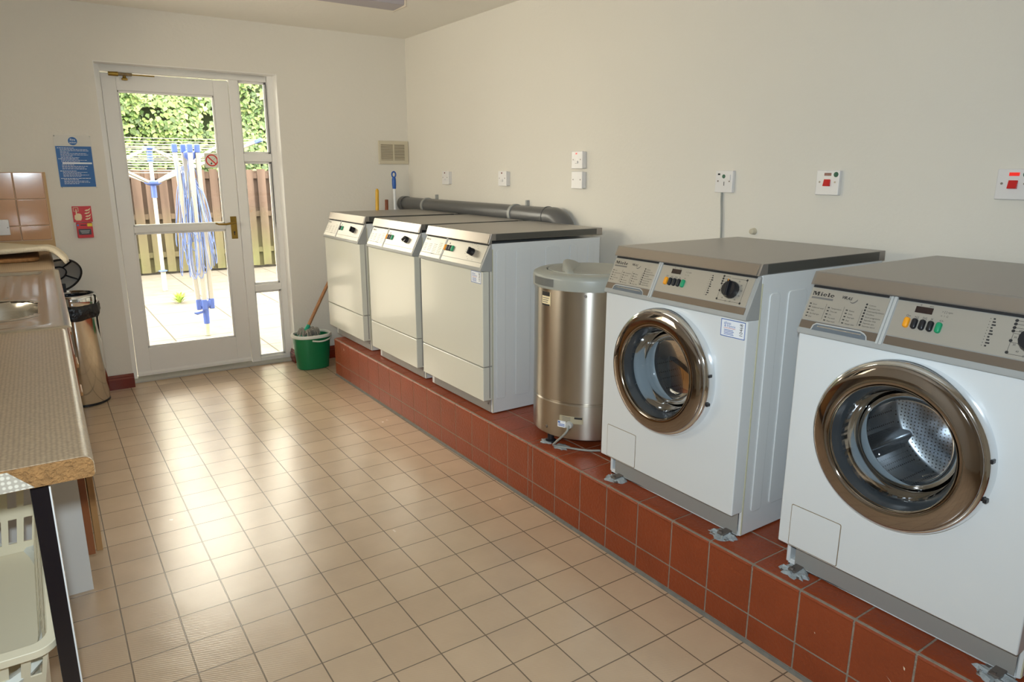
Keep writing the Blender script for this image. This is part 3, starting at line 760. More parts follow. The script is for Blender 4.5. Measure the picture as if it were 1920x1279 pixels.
        bdm.build('sticker_print', STICKB, st)
        num = MB(); text_mb(num, '10468', h_*.30, lambda u, v: (x_-.0002, sy0+w_*.10+v*1.0, sz0+h_*.14+u)) ; num.build('asset_number', INK, st)
        rl = MB(); rl.poly([(x_, sy1-w_*.12, sz0+h_*.49), (x_, sy1-w_*.6, sz0+h_*.49), (x_, sy1-w_*.6, sz0+h_*.51), (x_, sy1-w_*.12, sz0+h_*.51)]); rl.build('red_rule', REDSIGN, st)
    return root

wr = dict(ribs=[(.038, .085), (.125, .215), (.265, .345), (.405, .455), (.51, .55)], ribz=[.075, .08, .08, .08, .08])
machine('washer', (1.605, -1.101-HW, ZP), 'white washing machine beside the steel spin dryer, further of the two', 'washing machine', dict(**wr, sticker=(-.292, -.206, .632, .683), kang=96))
machine('washer', (1.605, -1.857-HW, ZP), 'white washing machine nearest the camera, cut by the right edge', 'washing machine', dict(**wr, dang=1.0, kang=96))
wr = dict(ribs=[(.021, .070), (.127, .208), (.291, .374), (.436, .482), (.546, .584)], ribz=[.07, .07, .07, .07, .07])
machine('dryer', (1.58, .274-HW, ZP), 'white tumble dryer nearest the spin dryer, with a paper sticker on its door', 'tumble dryer', dict(**wr, buttons=[(.068, ORANGE), (.0455, BLACK), (.023, BLACK), (.0005, GREENB)], knob=-.0, sticker=(-.285, -.200, .612, .665), kang=92))
machine('dryer', (1.58, .943-HW, ZP), 'white tumble dryer standing between two other dryers', 'tumble dryer', dict(**wr, buttons=[(.068, ORANGE), (.0455, BLACK), (.023, BLACK), (.0005, GREENB)], kang=40))
machine('dryer', (1.58, 1.670-HW, ZP), 'white tumble dryer furthest away, beside the green bucket', 'tumble dryer', dict(**wr, buttons=[(.055, BLACK), (.018, GREENB)], knob=.01, kang=100))

# brackets and sealant clamping the washers down
def bracket(x, y, lab):
    root = empty('floor_bracket', (x, y, ZP), label=lab, cat='bracket', group='metal brackets holding the washers')
    mb = MB(); mb.box(-.022, .03, -.03, .03, 0, .004); mb.box(-.012, .03, -.012, .012, .004, .012); mb.build('plate', SCREW, root, bevel=.001)
    mb = MB(); rnd = random.Random(int(abs(y)*1000)); n = 26
    top = []; bot = []
    for i in range(n):
        a = 2*pi*i/n; r = 1+rnd.uniform(-.22, .22)
        bot.append(mb.bm.verts.new((.0+.036*r*cos(a)*.9, .045*r*sin(a), .0005)))
        top.append(mb.bm.verts.new((.0+.026*r*cos(a)*.9, .034*r*sin(a), .007+rnd.uniform(-.003, .004))))
    for i in range(n): j = (i+1) % n; mb.bm.faces.new([bot[i], bot[j], top[j], top[i]])
    cc = mb.bm.verts.new((0, 0, .005))
    for i in range(n): mb.bm.faces.new([top[i], top[(i+1) % n], cc])
    mb.build('sealant', FOAM, root, smooth=True)
    MB().lathe([(0, .017), (.007, .016), (.008, .008), (0, .008)], c=(-.004, .004, 0), n=6).build('bolt', SCREW, root)
bracket(1.572, -1.165, 'grey sealant covered bracket by the far front foot of the washer beside the spin dryer')
bracket(1.573, -1.655, 'grey sealant covered bracket at the near front corner of the washer beside the spin dryer')
bracket(1.574, -1.905, 'grey sealant covered bracket at the left front foot of the nearest washer')
bracket(1.573, -2.415, 'grey sealant covered bracket at the lower right corner of the photo')

# ------------------------------------------------------------------ spin dryer
SX, SY, SR = 1.797, -.732, .230
sd = empty('spin_dryer', (SX, SY, ZP), label='brushed steel cylindrical spin dryer with grey plastic lid', cat='spin dryer')
z = lambda v: v-ZP
MB().lathe([(0, z(.30)), (SR-.012, z(.30)), (SR-.003, z(.305)), (SR-.0015, z(.315)), (SR-.0015, z(.445)), (SR-.006, z(.449)), (SR-.006, z(.452)), (SR-.0015, z(.457)), (SR-.0015, z(.915))], n=128).build('drum_casing', SPINST, sd, smooth=True, angle=15)
lidr = MB().lathe([(SR-.004, z(.906)), (SR+.004, z(.906)), (SR+.006, z(.945)), (SR+.003, z(.957)), (SR-.010, z(.964)), (SR-.03, z(.966)), (SR-.048, z(.967)), (SR-.050, z(.960)), (SR-.054, z(.960)), (SR-.056, z(.968)), (SR-.075, z(.969)), (SR-.09, z(.965)), (.05, z(.957)), (0, z(.957))], n=128).build('lid', SPINLID, sd, smooth=True, angle=50)
lidseam = MB().lathe([(SR-.0555, z(.9622)), (SR-.0490, z(.9622))], n=96).build('lid_seam', INK, lidr)
vd = Vector((SX-CX, SY-CY)).normalized(); lf_ = Vector((-vd.y, vd.x))
def SP(a, b, zz): p = lf_*a + vd*b; return (p.x, p.y, z(zz))    # a: to the left, b: away
# raised grip across the lid
mb = MB(); n = 14; rowsA = []
for i in range(n+1):
    q = i/n; b = -.17+.34*q; h = .966+.036*sin(pi*min(1, q*1.02))**.7
    c_ = .075-.02*q+.035*sin(pi*q)
    rowsA.append([mb.bm.verts.new(SP(c_+.016, b, .960)), mb.bm.verts.new(SP(c_+.012, b, h-.004)), mb.bm.verts.new(SP(c_+.004, b, h)), mb.bm.verts.new(SP(c_-.010, b, h-.003)), mb.bm.verts.new(SP(c_-.028, b, .960))])
for A, B in zip(rowsA, rowsA[1:]):
    for i in range(4): mb.bm.faces.new([A[i], A[i+1], B[i+1], B[i]])
mb.bm.faces.new(rowsA[0]); mb.bm.faces.new(rowsA[-1][::-1])
mb.build('lid_grip', SPINLID, lidr, smooth=True, angle=70)
# handle recess in the collar, left front
mb = MB(); a0, a1 = -205, -176
base = math.degrees(atan2(-vd.y, -vd.x))           # direction towards the camera
def arcpt(r, da, zz): a = radians(base+da); return (r*cos(a), r*sin(a), z(zz))
N = 8; Ro = SR+.0063
for i in range(N):
    d0, d1 = -70+33*i/N, -70+33*(i+1)/N
    mb.poly([arcpt(Ro, d0, .916), arcpt(Ro, d1, .916), arcpt(Ro, d1, .947), arcpt(Ro, d0, .947)])
mb.build('handle_recess', mat('recess_grey', (.13, .135, .13), .5), lidr)
def curved_label(name, m, d0, d1, z0, z1, r, parent, n=6):
    mb = MB()
    for i in range(n):
        a, b = d0+(d1-d0)*i/n, d0+(d1-d0)*(i+1)/n
        mb.poly([arcpt(r, a, z0), arcpt(r, b, z0), arcpt(r, b, z1), arcpt(r, a, z1)])
    return mb.build(name, m, parent)
KH = mat('khaki_label', (.40, .35, .24), .4)
l1 = curved_label('maker_label', SIGNCREAM, -55, -42, .838, .893, SR-.0008, sd)
curved_label('label_band', INK, -55, -43, .876, .893, SR-.0004, l1); curved_label('label_band', INK, -55, -43, .838, .844, SR-.0004, l1)
for k in range(3): curved_label('label_line', INKG, -54, -46+k, .850+.008*k, .853+.008*k, SR-.0004, l1)
l2 = curved_label('rating_plate', KH, -28, -3, .372, .402, SR-.0006, sd)
for k in range(4): curved_label('plate_line', INKG, -25, -16, .377+.006*k, .379+.006*k, SR-.0003, l2)
curved_label('plate_mark', INK, -12, -4, .392, .400, SR-.0003, l2)
l3 = curved_label('blue_and_white_label', STICKW, -30, -21, .350, .377, SR-.0004, sd); curved_label('label_square', STICKB, -29.5, -27, .367, .374, SR-.0001, l3)
for k in range(2): curved_label('label_line', STICKB, -29, -22, .355+.006*k, .358+.006*k, SR-.0001, l3)
def rivet(da, zz, r=.006):
    p = Vector(arcpt(SR-.001, da, zz)); q = Vector(arcpt(SR+.003, da, zz)); MB().tube([p, q], [r, r*.8], 12).build('rivet', SCREW, sd, smooth=True)
rivet(-4, .890); rivet(-45, .335, .007)
# rubber grommet and grey mains lead
g0 = Vector(arcpt(SR-.002, -17, .365)); g1 = Vector(arcpt(SR+.010, -17, .365))
MB().tube([g0, g1], [.016, .013], 18).build('cable_grommet', LIGHTGREYPL, sd, smooth=True)
def cat_rom(P, n=10):
    P = [Vector(p) for p in P]; P = [P[0]]+P+[P[-1]]; out = []
    for i in range(1, len(P)-2):
        for k in range(n):
            t = k/n; a, b, c, d = P[i-1:i+3]
            out.append(.5*((2*b)+(-a+c)*t+(2*a-5*b+4*c-d)*t*t+(-a+3*b-3*c+d)*t**3))
    out.append(P[-2]); return out
pts = cat_rom([arcpt(SR+.008, -17, .365), arcpt(SR+.022, -17.5, .345), arcpt(SR+.02, -23, .315), arcpt(SR+.012, -30, .285), arcpt(SR+.006, -33, .266), arcpt(SR-.01, -22, .2625), arcpt(SR-.004, 0, .2625), arcpt(SR+.0, 15, .2625)])
MB().tube(pts, .0045, 10).build('mains_lead', CORD, sd, smooth=True)
for da in (-48, 72, 192):
    p = Vector(arcpt(SR-.035, da, .257))
    MB().lathe([(0, 0), (.024, 0), (.022, .008), (.014, .012), (.014, .044), (0, .044)], c=(p.x, p.y, 0), n=18).build('foot', BLACK, sd, smooth=True)
for da, s_ in ((-50, 0), (-28, 1)):
    p = arcpt(SR-.02, da, .257)
    mb = MB(); rnd = random.Random(da); n = 22; vs = []; bt = []
    for i in range(n):
        a = 2*pi*i/n; r = (.032 if s_ else .024)*(1+rnd.uniform(-.25, .25)); bt.append(mb.bm.verts.new((p[0]+r*cos(a), p[1]+r*sin(a)*1.2, .0004))); vs.append(mb.bm.verts.new((p[0]+r*.75*cos(a), p[1]+r*.9*sin(a), .003+rnd.uniform(0, .003))))
    for i in range(n): mb.bm.faces.new([bt[i], bt[(i+1) % n], vs[(i+1) % n], vs[i]])
    mb.bm.faces.new(vs); mb.build('sealant_smear', FOAM, sd, smooth=True)

# ------------------------------------------------------------------ grey waste pipe along the right wall
px_, pz_, pr_ = 2.2710, 1.113, .0515
pp = empty('waste_pipe', (px_, 0, pz_), label='thick grey plastic duct pipe running along the right wall behind the dryers', cat='pipe')
pts = [(0, 1.985, 0)] + [(0, 1.2, 0), (0, .5, 0), (0, .16, 0)]
MB().tube(pts, pr_-.002, 40).build('straight_pipe', GREYPIPE, pp, smooth=True)
el = [(0, .19, 0)]
R_ = .12
for k in range(0, 13):
    a = pi/2*k/12; el.append((0, .14-R_*sin(a), -R_+R_*cos(a)))
el.append((0, .02, -.30)); el.append((0, .02, -.83+.0))
MB().tube(el, [pr_+.001]*len(el), 40).build('elbow', GREYPIPE, pp, smooth=True, angle=60)
MB().tube([(0, 1.94, 0), (0, 1.995, 0)], pr_+.004, 40).build('end_collar', GREYPIPE, pp, smooth=True, angle=60)
for yy_ in (1.608, .505):
    MB().lathe([(pr_-.002, -.011), (pr_+.004, -.011), (pr_+.004, .011), (pr_-.002, .011)], c=(0, yy_, 0), ax='y', n=40).build('pipe_clip', TIEGREY, pp, smooth=True, angle=50)
    MB().box(.034, .0560, yy_-.062, yy_-.048, .045, .078).build('clip_stud', TIEGREY, pp, bevel=.002)
for yy_ in (.19,):
    MB().lathe([(pr_-.002, -.004), (pr_+.0035, -.004), (pr_+.0035, .004), (pr_-.002, .004)], c=(0, yy_, 0), ax='y', n=40).build('joint_ring', GREYPIPE, pp, smooth=True, angle=50)

# ------------------------------------------------------------------ sockets and switches on the right wall
def wallplate(y, zc, wy, hz, label, typ):
    root = empty('wall_switch' if typ != 'blank' else 'blank_plate', (XW, y, zc), label=label, cat='switch' if typ != 'blank' else 'cover plate')
    dp = .022 if typ in ('spur', 'blank') else .010
    if typ in ('spur', 'blank'): MB().box(-dp, 0, -wy/2+.003, wy/2-.003, -hz/2+.003, hz/2-.003).build('back_box', PLUGWHITE, root, bevel=.002)
    MB().box(-dp-.008, -dp+.001 if typ in ('spur', 'blank') else 0, -wy/2, wy/2, -hz/2, hz/2).build('face_plate', PLUGWHITE, root, bevel=.003, seg=3)
    xf = -dp-.008
    for s_ in (-1, 1):
        MB().lathe([(0, -.0012), (.0035, -.0012), (.0035, .0005), (0, .0005)], c=(xf, s_*wy*.33, .002), ax='x', n=12).build('screw', SCREW, root)
    if typ == 'cooker' or typ == 'cooker_lit':
        # red rocker pressed in at the top, sticking out at the bottom
        mb = MB(); mb.prism([(xf+.001, .010), (xf-.003, .012), (xf-.010, -.012), (xf+.001, -.013)], 1, -.012, .012); mb.build('red_rocker', REDR, root, bevel=.001)
        MB().box(xf-.0015, xf+.001, -.0135, .0135, .024, .034).build('neon_window', REDGLOW if typ == 'cooker_lit' else REDDARK, root, bevel=.0008)
        MB().lathe([(0, -.0015), (.0085, -.0012), (.0095, .0005), (0, .0005)], c=(xf, -.031, .0285), ax='x', n=24).build('green_dot', GREENDOT, root)
    elif typ == 'spur':
        MB().box(xf-.001, xf+.001, -.001, .010, .028, .036).build('neon_window', REDGLOW if 'lit' in label else REDDARK, root)
        mb = MB(); mb.prism([(xf+.001, -.006), (xf-.007, -.004), (xf-.006, -.016), (xf+.001, -.018)], 1, -.010, .010); mb.build('fuse_holder', PLUGWHITE, root, bevel=.001)
        MB().box(xf-.0006, xf+.001, .010, .024, -.010, .004).build('rocker', PLUGWHITE, root, bevel=.0005)
    elif typ == 'fused':
        MB().box(xf-.001, xf+.001, .020, .031, .026, .033).build('neon_window', INK, root)
        MB().lathe([(0, -.0015), (.0075, -.0012), (.0085, .0005), (0, .0005)], c=(xf, .001, .021), ax='x', n=24).build('green_dot', GREENDOT, root)
        MB().box(xf-.004, xf+.001, -.034, -.018, .004, .028).build('rocker', PLUGWHITE, root, bevel=.001)
        MB().box(xf-.0012, xf+.001, -.004, -.001, -.016, .0).build('fuse_slot', INKG, root)
        pts = cat_rom([(-.007, .014, -hz/2+.001), (-.008, .012, -.08), (-.009, .007, -.12), (-.009, .003, -.17), (-.009, 0, -.24), (-.010, 0, -.40)])
        MB().tube(pts, .0042, 10).build('lead', CORD, root, smooth=True)
    return root
wallplate(1.394, 1.308, .088, .088, 'white switched wall outlet nearest the far corner, above the furthest dryer', 'spur')
wallplate(.688, 1.310, .088, .088, 'white switched wall outlet on the right wall above the middle dryer', 'spur')
wallplate(-.013, 1.411, .088, .088, 'white switched wall outlet with red lit window, above a blank plate', 'spur')
wallplate(-.015, 1.310, .088, .088, 'plain white blank plate directly below a lit switch', 'blank')
wallplate(-.955, 1.315, .088, .088, 'white fused outlet with a grey lead hanging behind the further washer', 'fused')
wallplate(-1.418, 1.318, .090, .088, 'white wall switch with red rocker and dark window between the washers', 'cooker')
wallplate(-2.006, 1.322, .090, .088, 'white wall switch with red rocker and glowing red window at the right edge', 'cooker_lit')
# small cream fixing on the wall behind the further washer
tag(MB().lathe([(0, 0), (.014, 0), (.011, -.018), (.004, -.022), (0, -.022)], c=(0, 0, 0), ax='x', n=14).build('wall_plug', VENTC, None, smooth=True, loc=(XW, -1.111, 1.122)), 'small cream pipe clip on the wall just behind the further washer lid', 'clip')

# ------------------------------------------------------------------ far wall: vent, notices
v = empty('air_vent', (2.207, YF, 1.483), label='cream louvred air vent in the far corner above the pipe', cat='vent')
MB().box(-.121, .119, -.012, 0, -.083, .083).build('frame', VENTC, v, bevel=.004)
MB().box(-.103, .085, -.0126, -.011, -.055, .060).build('opening', VENTD, v)
lv = MB()
for k in range(11):
    zz = -.053+.0108*k; lv.prism([(-.0125, zz), (-.017, zz), (-.0165, zz+.006), (-.0125, zz+.0065)], 0, -.104, .086)
lv.box(-.0085, .0, -.018, -.012, -.055, .06); lv.build('louvres', VENTC, v)

fs = empty('fire_notice', (.185, YF, 1.40), label='blue printed fire action notice on a clear backing', cat='notice')
MB().box(-.094, .092, -.003, 0, -.150, .148).build('backing_sheet', SIGNBACK, fs)
MB().box(-.091, .088, -.0038, -.003, -.144, .086).build('blue_panel', BLUESIGN, fs)
MB().lathe([(0, 0), (.023, 0), (.023, .0008), (0, .0008)], c=(-.001, -.0038, .115), ax='y', n=36).build('blue_disc', BLUESIGN, fs)
tx = MB(); rn = random.Random(3)
def FT(u0, v0): return lambda u, v_: (u0+u, -.0042, v0+v_)
text_mb(tx, 'Fire', .017, FT(-.001, .117), bold=.01, align='CENTER'); text_mb(tx, 'action', .014, FT(-.001, .103), bold=.01, align='CENTER')
zz = .076; blk = [1, 5, 0, 1, 2, -1, 3, 0, 1, 4, 0, 1, 4]
rows = [('h', .5), ('t', .9), ('t', .95), ('t', .3), ('t', .85), ('t', .9), ('t', .4), ('t', .6), ('h', .6), ('t', .85), ('t', .6), ('bar', 1), ('t', .4), ('t', .85), ('t', .75), ('t', .8), ('g', 0), ('h', .5), ('t', .8), ('t', .6), ('t', .85), ('t', .6), ('g', 0), ('h', .9), ('t', .5), ('t', .8), ('t', .85), ('t', .5)]
for typ, f in rows:
    if typ == 'h': x0, hh = -.083, .0030
    elif typ == 't': x0, hh = -.070, .0022
    if typ == 'bar': tx.poly([(-.066, -.0042, zz-.006), (.082, -.0042, zz-.006), (.082, -.0042, zz+.003), (-.066, -.0042, zz+.003)]); zz -= .0115; continue
    if typ == 'g': zz -= .004; continue
    x = x0; xe = x0+(.082-x0)*f
    while x < xe:
        wd = rn.uniform(.004, .016); tx.poly([(x, -.0042, zz-hh/2), (min(x+wd, xe), -.0042, zz-hh/2), (min(x+wd, xe), -.0042, zz+hh/2), (x, -.0042, zz+hh/2)]); x += wd+.0025
    zz -= .0076
tx.build('white_lettering', STICKW, fs)
for sx, sz in ((-.089, .143), (.088, .143), (-.084, -.147), (.089, -.147)):
    MB().lathe([(0, -.003), (.0032, -.002), (.004, 0), (0, 0)], c=(sx, -.003, sz), ax='y', n=12).build('screw', CHROME, fs)

fa = empty('fire_call_point_sign', (.182, YF, 1.097), label='red fire alarm sign with a pressing hand and flames', cat='sign')
MB().box(-.049, .049, -.003, 0, -.046, .047).build('sign_plate', REDSIGN, fa, bevel=.0008)
hm = MB(); y_ = -.0034
def P2(l): hm.poly([(a, y_, b) for a, b in l])
P2([(-.040, -.006), (-.034, -.002), (-.028, .004), (-.020, .006), (-.010, .003), (-.004, -.004), (-.004, -.022), (-.010, -.036), (-.034, -.036), (-.042, -.026)])
P2([(-.033, .0), (-.026, .003), (-.027, .030), (-.032, .030)])
for a in ((-.042, .040, .037, .040), (-.042, .012, -.042, -.018)): pass
for (xa, xb, za, zb) in ((-.044, -.017, .038, .041), (-.044, -.017, .016, .018), (-.044, -.041, .016, .041), (-.020, -.017, .016, .041)): P2([(xa, za), (xb, za), (xb, zb), (xa, zb)])
for k in range(4):
    z0 = -.034+.017*k; x0 = .010+.003*(k % 2)
    P2([(x0, z0+.004), (x0+.010, z0), (x0+.026, z0+.006), (x0+.032, z0+.020), (x0+.020, z0+.010), (x0+.008, z0+.009)])
hm.build('pictogram', SIGNCREAM, fa)
fb_ = empty('fire_alarm_call_point', (.184, YF, 1.004), label='small red wall box with dark label and yellow tag below the fire sign', cat='call point')
MB().box(-.041, .041, -.022, 0, -.045, .045).build('casing', REDSIGN, fb_, bevel=.003)
MB().box(-.033, .031, -.0228, -.021, -.026, .008).build('dark_label', mat('dark_label', (.04, .035, .035), .4), fb_)
tw = MB()
for k in range(3): tw.poly([(-.026+.003*k, -.0232, -.004-.007*k), (.024-.003*k, -.0232, -.004-.007*k), (.024-.003*k, -.0232, -.001-.007*k), (-.026+.003*k, -.0232, -.001-.007*k)])
tw.build('label_lines', LIGHTGREYPL, fb_)
MB().box(.015, .040, -.0232, -.021, .022, .040).build('yellow_tag', YELSTICK, fb_)
MB().box(-.020, .010, -.0226, -.021, .028, .033).build('dark_mark', INK, fb_)
MB().lathe([(0, 0), (.006, 0), (.006, .001), (0, .001)], c=(-.033, -.0232, .031), ax='y', n=14).build('blue_mark', STICKB, fb_)

# tiled splashback on the far wall
tl = empty('tile_splashback', (.015, YF, .9), label='peach glazed wall tiles above the worktop on the far wall', cat='tiles')
MB().box(-.674, 0, -.007, 0, .055, .44).build('grout_backing', PEACHGROUT, tl)
MB().box(-.674, 0, -.006, 0, .0, .055).build('mustard_strip', MUSTARD, tl)
MB().box(.0, .012, -.009, 0, .0, .44).build('edge_trim', MUSTARD, tl)
mb = MB()
for i in range(5):
    for j, (z0, z1) in enumerate(((.292, .438), (.142, .288), (.060, .138))):
        x1 = -.003-i*.145; mb.box(max(x1-.141, -.672), x1, -.014, -.005, z0, z1)
mb.build('glazed_tiles', PEACH, tl, bevel=.003, merge=False)
so = empty('wall_socket', (-.225, YF-.014, 1.035), label='white plug socket on the peach tiles at the left edge', cat='socket')
MB().box(-.045, .045, -.012, 0, -.042, .045).build('face_plate', PLUGWHITE, so, bevel=.003)
MB().lathe([(0, -.001), (.0035, -.001), (.0035, 0), (0, 0)], c=(.036, -.012, .0), ax='y', n=12).build('screw', SCREW, so)

# ------------------------------------------------------------------ ceiling light fitting
cl = empty('ceiling_light', (1.0, .88, ZC), label='unlit rectangular fluorescent ceiling light at the top of the photo', cat='light')
MB().box(-.70, .67, -.24, -.10, -.03, 0).build('body', FITTING, cl, bevel=.003)
MB().prism([(-.245, -.03), (-.235, -.092), (-.108, -.098), (-.095, -.03)], 0, -.70, .665).build('diffuser', MAUVE, cl, bevel=.004)
MB().box(.664, .674, -.25, -.09, -.1, 0).build('end_cap', FITTING, cl, bevel=.002)

# ------------------------------------------------------------------ worktop run on the left (slightly out of parallel with the wall)
WA = -radians(.72)
WO = Vector((-.045, -1.64, 0))
def wroot(name, z, label, cat, y=0, x=0):
    # y is the distance along the worktop edge from its near end
    p = WO + Vector((x*cos(WA)-y*sin(WA), x*sin(WA)+y*cos(WA), 0)); return empty(name, (p.x, p.y, z), WA, label=label, cat=cat)
wt = wroot('worktop', .862, 'long beige patterned laminate worktop with broken near end', 'worktop')
LEN = 3.635
prof = [(-.575, 0), (-.575, .038), (-.016, .038)] + [(-.016+.016*sin(t), .022+.016*cos(t)) for t in [pi/2*k/6 for k in range(1, 7)]] + [(0, .006), (-.005, .0)]
# the sink bowl hangs through a cut-out: slab built in pieces around it
def slab(y0, y1, pr=prof):
    mb = MB(); mb.prism(pr, 1, y0, y1); return mb
mb = MB(); mb.prism(prof, 1, .002, 1.22); mb.prism(prof, 1, 2.56, LEN)
fp = [(-.045, 0), (-.045, .038)] + prof[2:]
mb.prism(fp, 1, 1.22, 2.56); mb.prism([(-.575, 0), (-.575, .038), (-.535, .038), (-.535, 0)], 1, 1.22, 2.56)
mb.build('laminate_top', WORKTOP, wt, smooth=True, angle=50)
mb = MB(); mb.prism([(p[0]-.0008, p[1]*.94+.0005) for p in prof[:-2]]+[(-.0012, .004), (-.005, .0)], 1, -.0, .0025)
mb.build('chipboard_end', CHIPB, wt)
# remaining edging strip, torn diagonally
MB().prism([(-.57, -.003), (-.085, .0015), (-.117, .034), (-.57, .037)], 1, -.0018, .001).build('edging_strip', PEBBLE, wt)
# long bright line where the post-formed edge turns
# black leg and its end
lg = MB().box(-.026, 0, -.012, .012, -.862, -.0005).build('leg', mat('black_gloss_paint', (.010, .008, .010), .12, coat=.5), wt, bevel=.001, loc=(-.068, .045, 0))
MB().box(.0, .0022, -.010, .012, -.862, -.0005).build('painted_sheen', MELAMINE, lg)  # pale strip paints the bright floor's reflection on the leg's glossy side
# base cabinet
cb = wroot('base_cabinet', 0, 'white sink cabinet with wooden doors under the worktop', 'cabinet', y=1.21)
MB().box(-.56, -.034, 0, .018, .0, .860).build('end_panel', MELAMINE, cb, bevel=.001)
MB().box(-.56, -.034, 1.74, 1.758, .0, .860).build('end_panel', MELAMINE, cb, bevel=.001)
MB().box(-.56, -.034, .018, 1.74, .12, .135).build('bottom_panel', MELAMINE, cb)
MB().box(-.06, -.052, .018, 1.74, .0, .12).build('toe_kick', mat('dark_toe_kick', (.06, .05, .05), .5), cb)
MB().box(-.034, -.014, .0, 1.758, .125, .860).build('face_frame', OAKD, cb, bevel=.001)
for k in range(3):
    y0_ = .004+k*.58
    d = MB().box(-.0105, .008, y0_, y0_+.57, .13, .64).build('cupboard_door', OAKL, cb, bevel=.002)
    MB().box(.0085, .020, y0_+.23, y0_+.34, .60, .615).build('handle', OAKL, d, bevel=.003)
    d = MB().box(-.0105, .010, y0_, y0_+.57, .645, .80).build('drawer_front', OAKD, cb, bevel=.002)
    MB().box(.0105, .020, y0_+.23, y0_+.34, .70, .715).build('handle', OAKL, d, bevel=.003)

# inset sink
sk = wroot('sink', .900, 'stainless steel inset sink with ribbed drainer and oval bowl', 'sink', y=1.14)
SW, SL = .50, 1.475       # across, along
nxs, nys = 44, 118
bx, by, brx, bry = -.235-.0, .44, .175, .205
x0s, x1s = -.515, .012
bm = MB(); V = {}
def sinkz(x, y):
    ex = min(x1s-x, x-x0s); ey = min(y, SL-y)
    e = min(ex, ey)
    zz = .0
    # raised rim then step down to the drainer level
    if e < .010: zz = .004-(.010-e)*.45
    elif e < .062: zz = .004
    elif e < .075: zz = .004-.008*((e-.062)/.013)
    else:
        zz = -.004
        if not (by-bry-.06 < y < by+bry+.06):
            zz += .0028*max(0, cos((x+.25)*2*pi/.042))**3*min(1, (e-.075)/.03)
        else: zz += .0
    return zz
def bowl_d(x, y): return ((abs(x-bx)/brx)**3+(abs(y-by)/bry)**3)**(1/3)
for i in range(nxs+1):
    for j in range(nys+1):
        x = x0s+(x1s-x0s)*i/nxs; y = SL*j/nys
        V[i, j] = (x, y, sinkz(x, y))
mb = MB(); VV = {k: mb.bm.verts.new(p) for k, p in V.items()}
hole_edges = []
for i in range(nxs):
    for j in range(nys):
        c = [(i, j), (i+1, j), (i+1, j+1), (i, j+1)]
        if all(bowl_d(V[k][0], V[k][1]) < 1.0 for k in c): continue
        mb.bm.faces.new([VV[k] for k in c])
# the bowl overlaps the ragged cut from above with its own rolled lip
mb.build('drainer_deck', SINKST, sk, smooth=True, angle=60)
mb = MB(); rings = []
for f, h in ((1.10, -.0035), (1.06, -.0025), (1.0, -.004), (.97, -.012), (.94, -.04), (.90, -.12), (.84, -.155), (.6, -.165), (.12, -.168), (.10, -.172)):
    ring = []
    for k in range(64):
        a = 2*pi*k/64; ca, sa = cos(a), sin(a); rr = (abs(ca)**3+abs(sa)**3)**(-1/3)
        ring.append(mb.bm.verts.new((bx+brx*f*rr*ca, by+bry*f*rr*sa, h)))
    rings.append(ring)
for A, B in zip(rings, rings[1:]):
    for i in range(64): j = (i+1) % 64; mb.bm.faces.new([A[i], A[j], B[j], B[i]])
mb.bm.faces.new(rings[-1]); mb.build('bowl', SINKST, sk, smooth=True, angle=60)
# tap standing at the back of the sink
tp = MB(); tp.tube(cat_rom([(-.47, .44, .0), (-.47, .44, .18), (-.45, .44, .23), (-.38, .44, .24), (-.33, .44, .22), (-.325, .44, .19)]), .011, 14)
tp.build('tap', CHROME, sk, smooth=True)

# folded cloth over a pad at the far end
pd = wroot('dish_pad', .900, 'brown mottled mat under the cream cloth at the far end of the worktop', 'mat', y=3.05)
mb = MB()
pts = rrect(.50, .42, .05, 5, -.31, .16); mb.prism(pts, 2, .0005, .020); mb.build('pad', CRUST, pd, bevel=.008)
ct = wroot('folded_cloth', .927, 'cream cloth draped over a mat, hanging off the worktop corner', 'cloth', y=3.05)
mb = MB(); NU, NV = 40, 16; G = {}
for i in range(NU+1):
    for j in range(NV+1):
        u, q = i/NU, j/NV
        x = -.56+.64*u; y = -.04+.42*q
        h = .034+.012*sin(3*u+1.5*q)+.006*sin(9*u-3*q)+.010*sin(pi*q)
        if u > .84:
            t = (u-.84)/.16; y += .0+(-.06*t*(1-q)) - .10*t; x -= .015*t*t; h -= .055*t*t
        h = max(h, .001) if u <= .84 else h
        G[i, j] = mb.bm.verts.new((x, y, h))
for i in range(NU):
    for j in range(NV): mb.bm.faces.new([G[i, j], G[i+1, j], G[i+1, j+1], G[i, j+1]])
co = mb.build('cloth_fold', CLOTH, ct, smooth=True, angle=80)
so_ = co.modifiers.new('thick', 'SOLIDIFY'); so_.thickness = .022; so_.offset = -1

# laundry basket (cream, slotted) tilted inside a white tub
tb = wroot('laundry_tub', 0, 'white oval plastic laundry tub standing under the worktop', 'tub', y=.36, x=-.365)
def srect(w_, l_, p_, n=64, cx=0, cy=0):
    return [(cx+w_*cos(a)/((abs(cos(a))**p_+abs(sin(a))**p_)**(1/p_)), cy+l_*sin(a)/((abs(cos(a))**p_+abs(sin(a))**p_)**(1/p_))) for a in [2*pi*k/n for k in range(n)]]
mb = MB(); rings = []
for (w_, l_, h) in ((.205, .25, .0), (.215, .26, .01), (.238, .283, .42), (.24, .287, .465), (.258, .303, .468), (.262, .307, .478), (.256, .301, .488), (.244, .290, .486), (.236, .281, .47), (.21, .255, .012)):
    rings.append([mb.bm.verts.new((x, y, h)) for x, y in srect(w_, l_, 4.5)])
for A, B in zip(rings, rings[1:]):
    for i in range(64): j = (i+1) % 64; mb.bm.faces.new([A[i], A[j], B[j], B[i]])
mb.bm.faces.new(rings[0][::-1]); mb.bm.faces.new(rings[-1])
mb.build('tub_shell', WHITEPL, tb, smooth=True, angle=50)

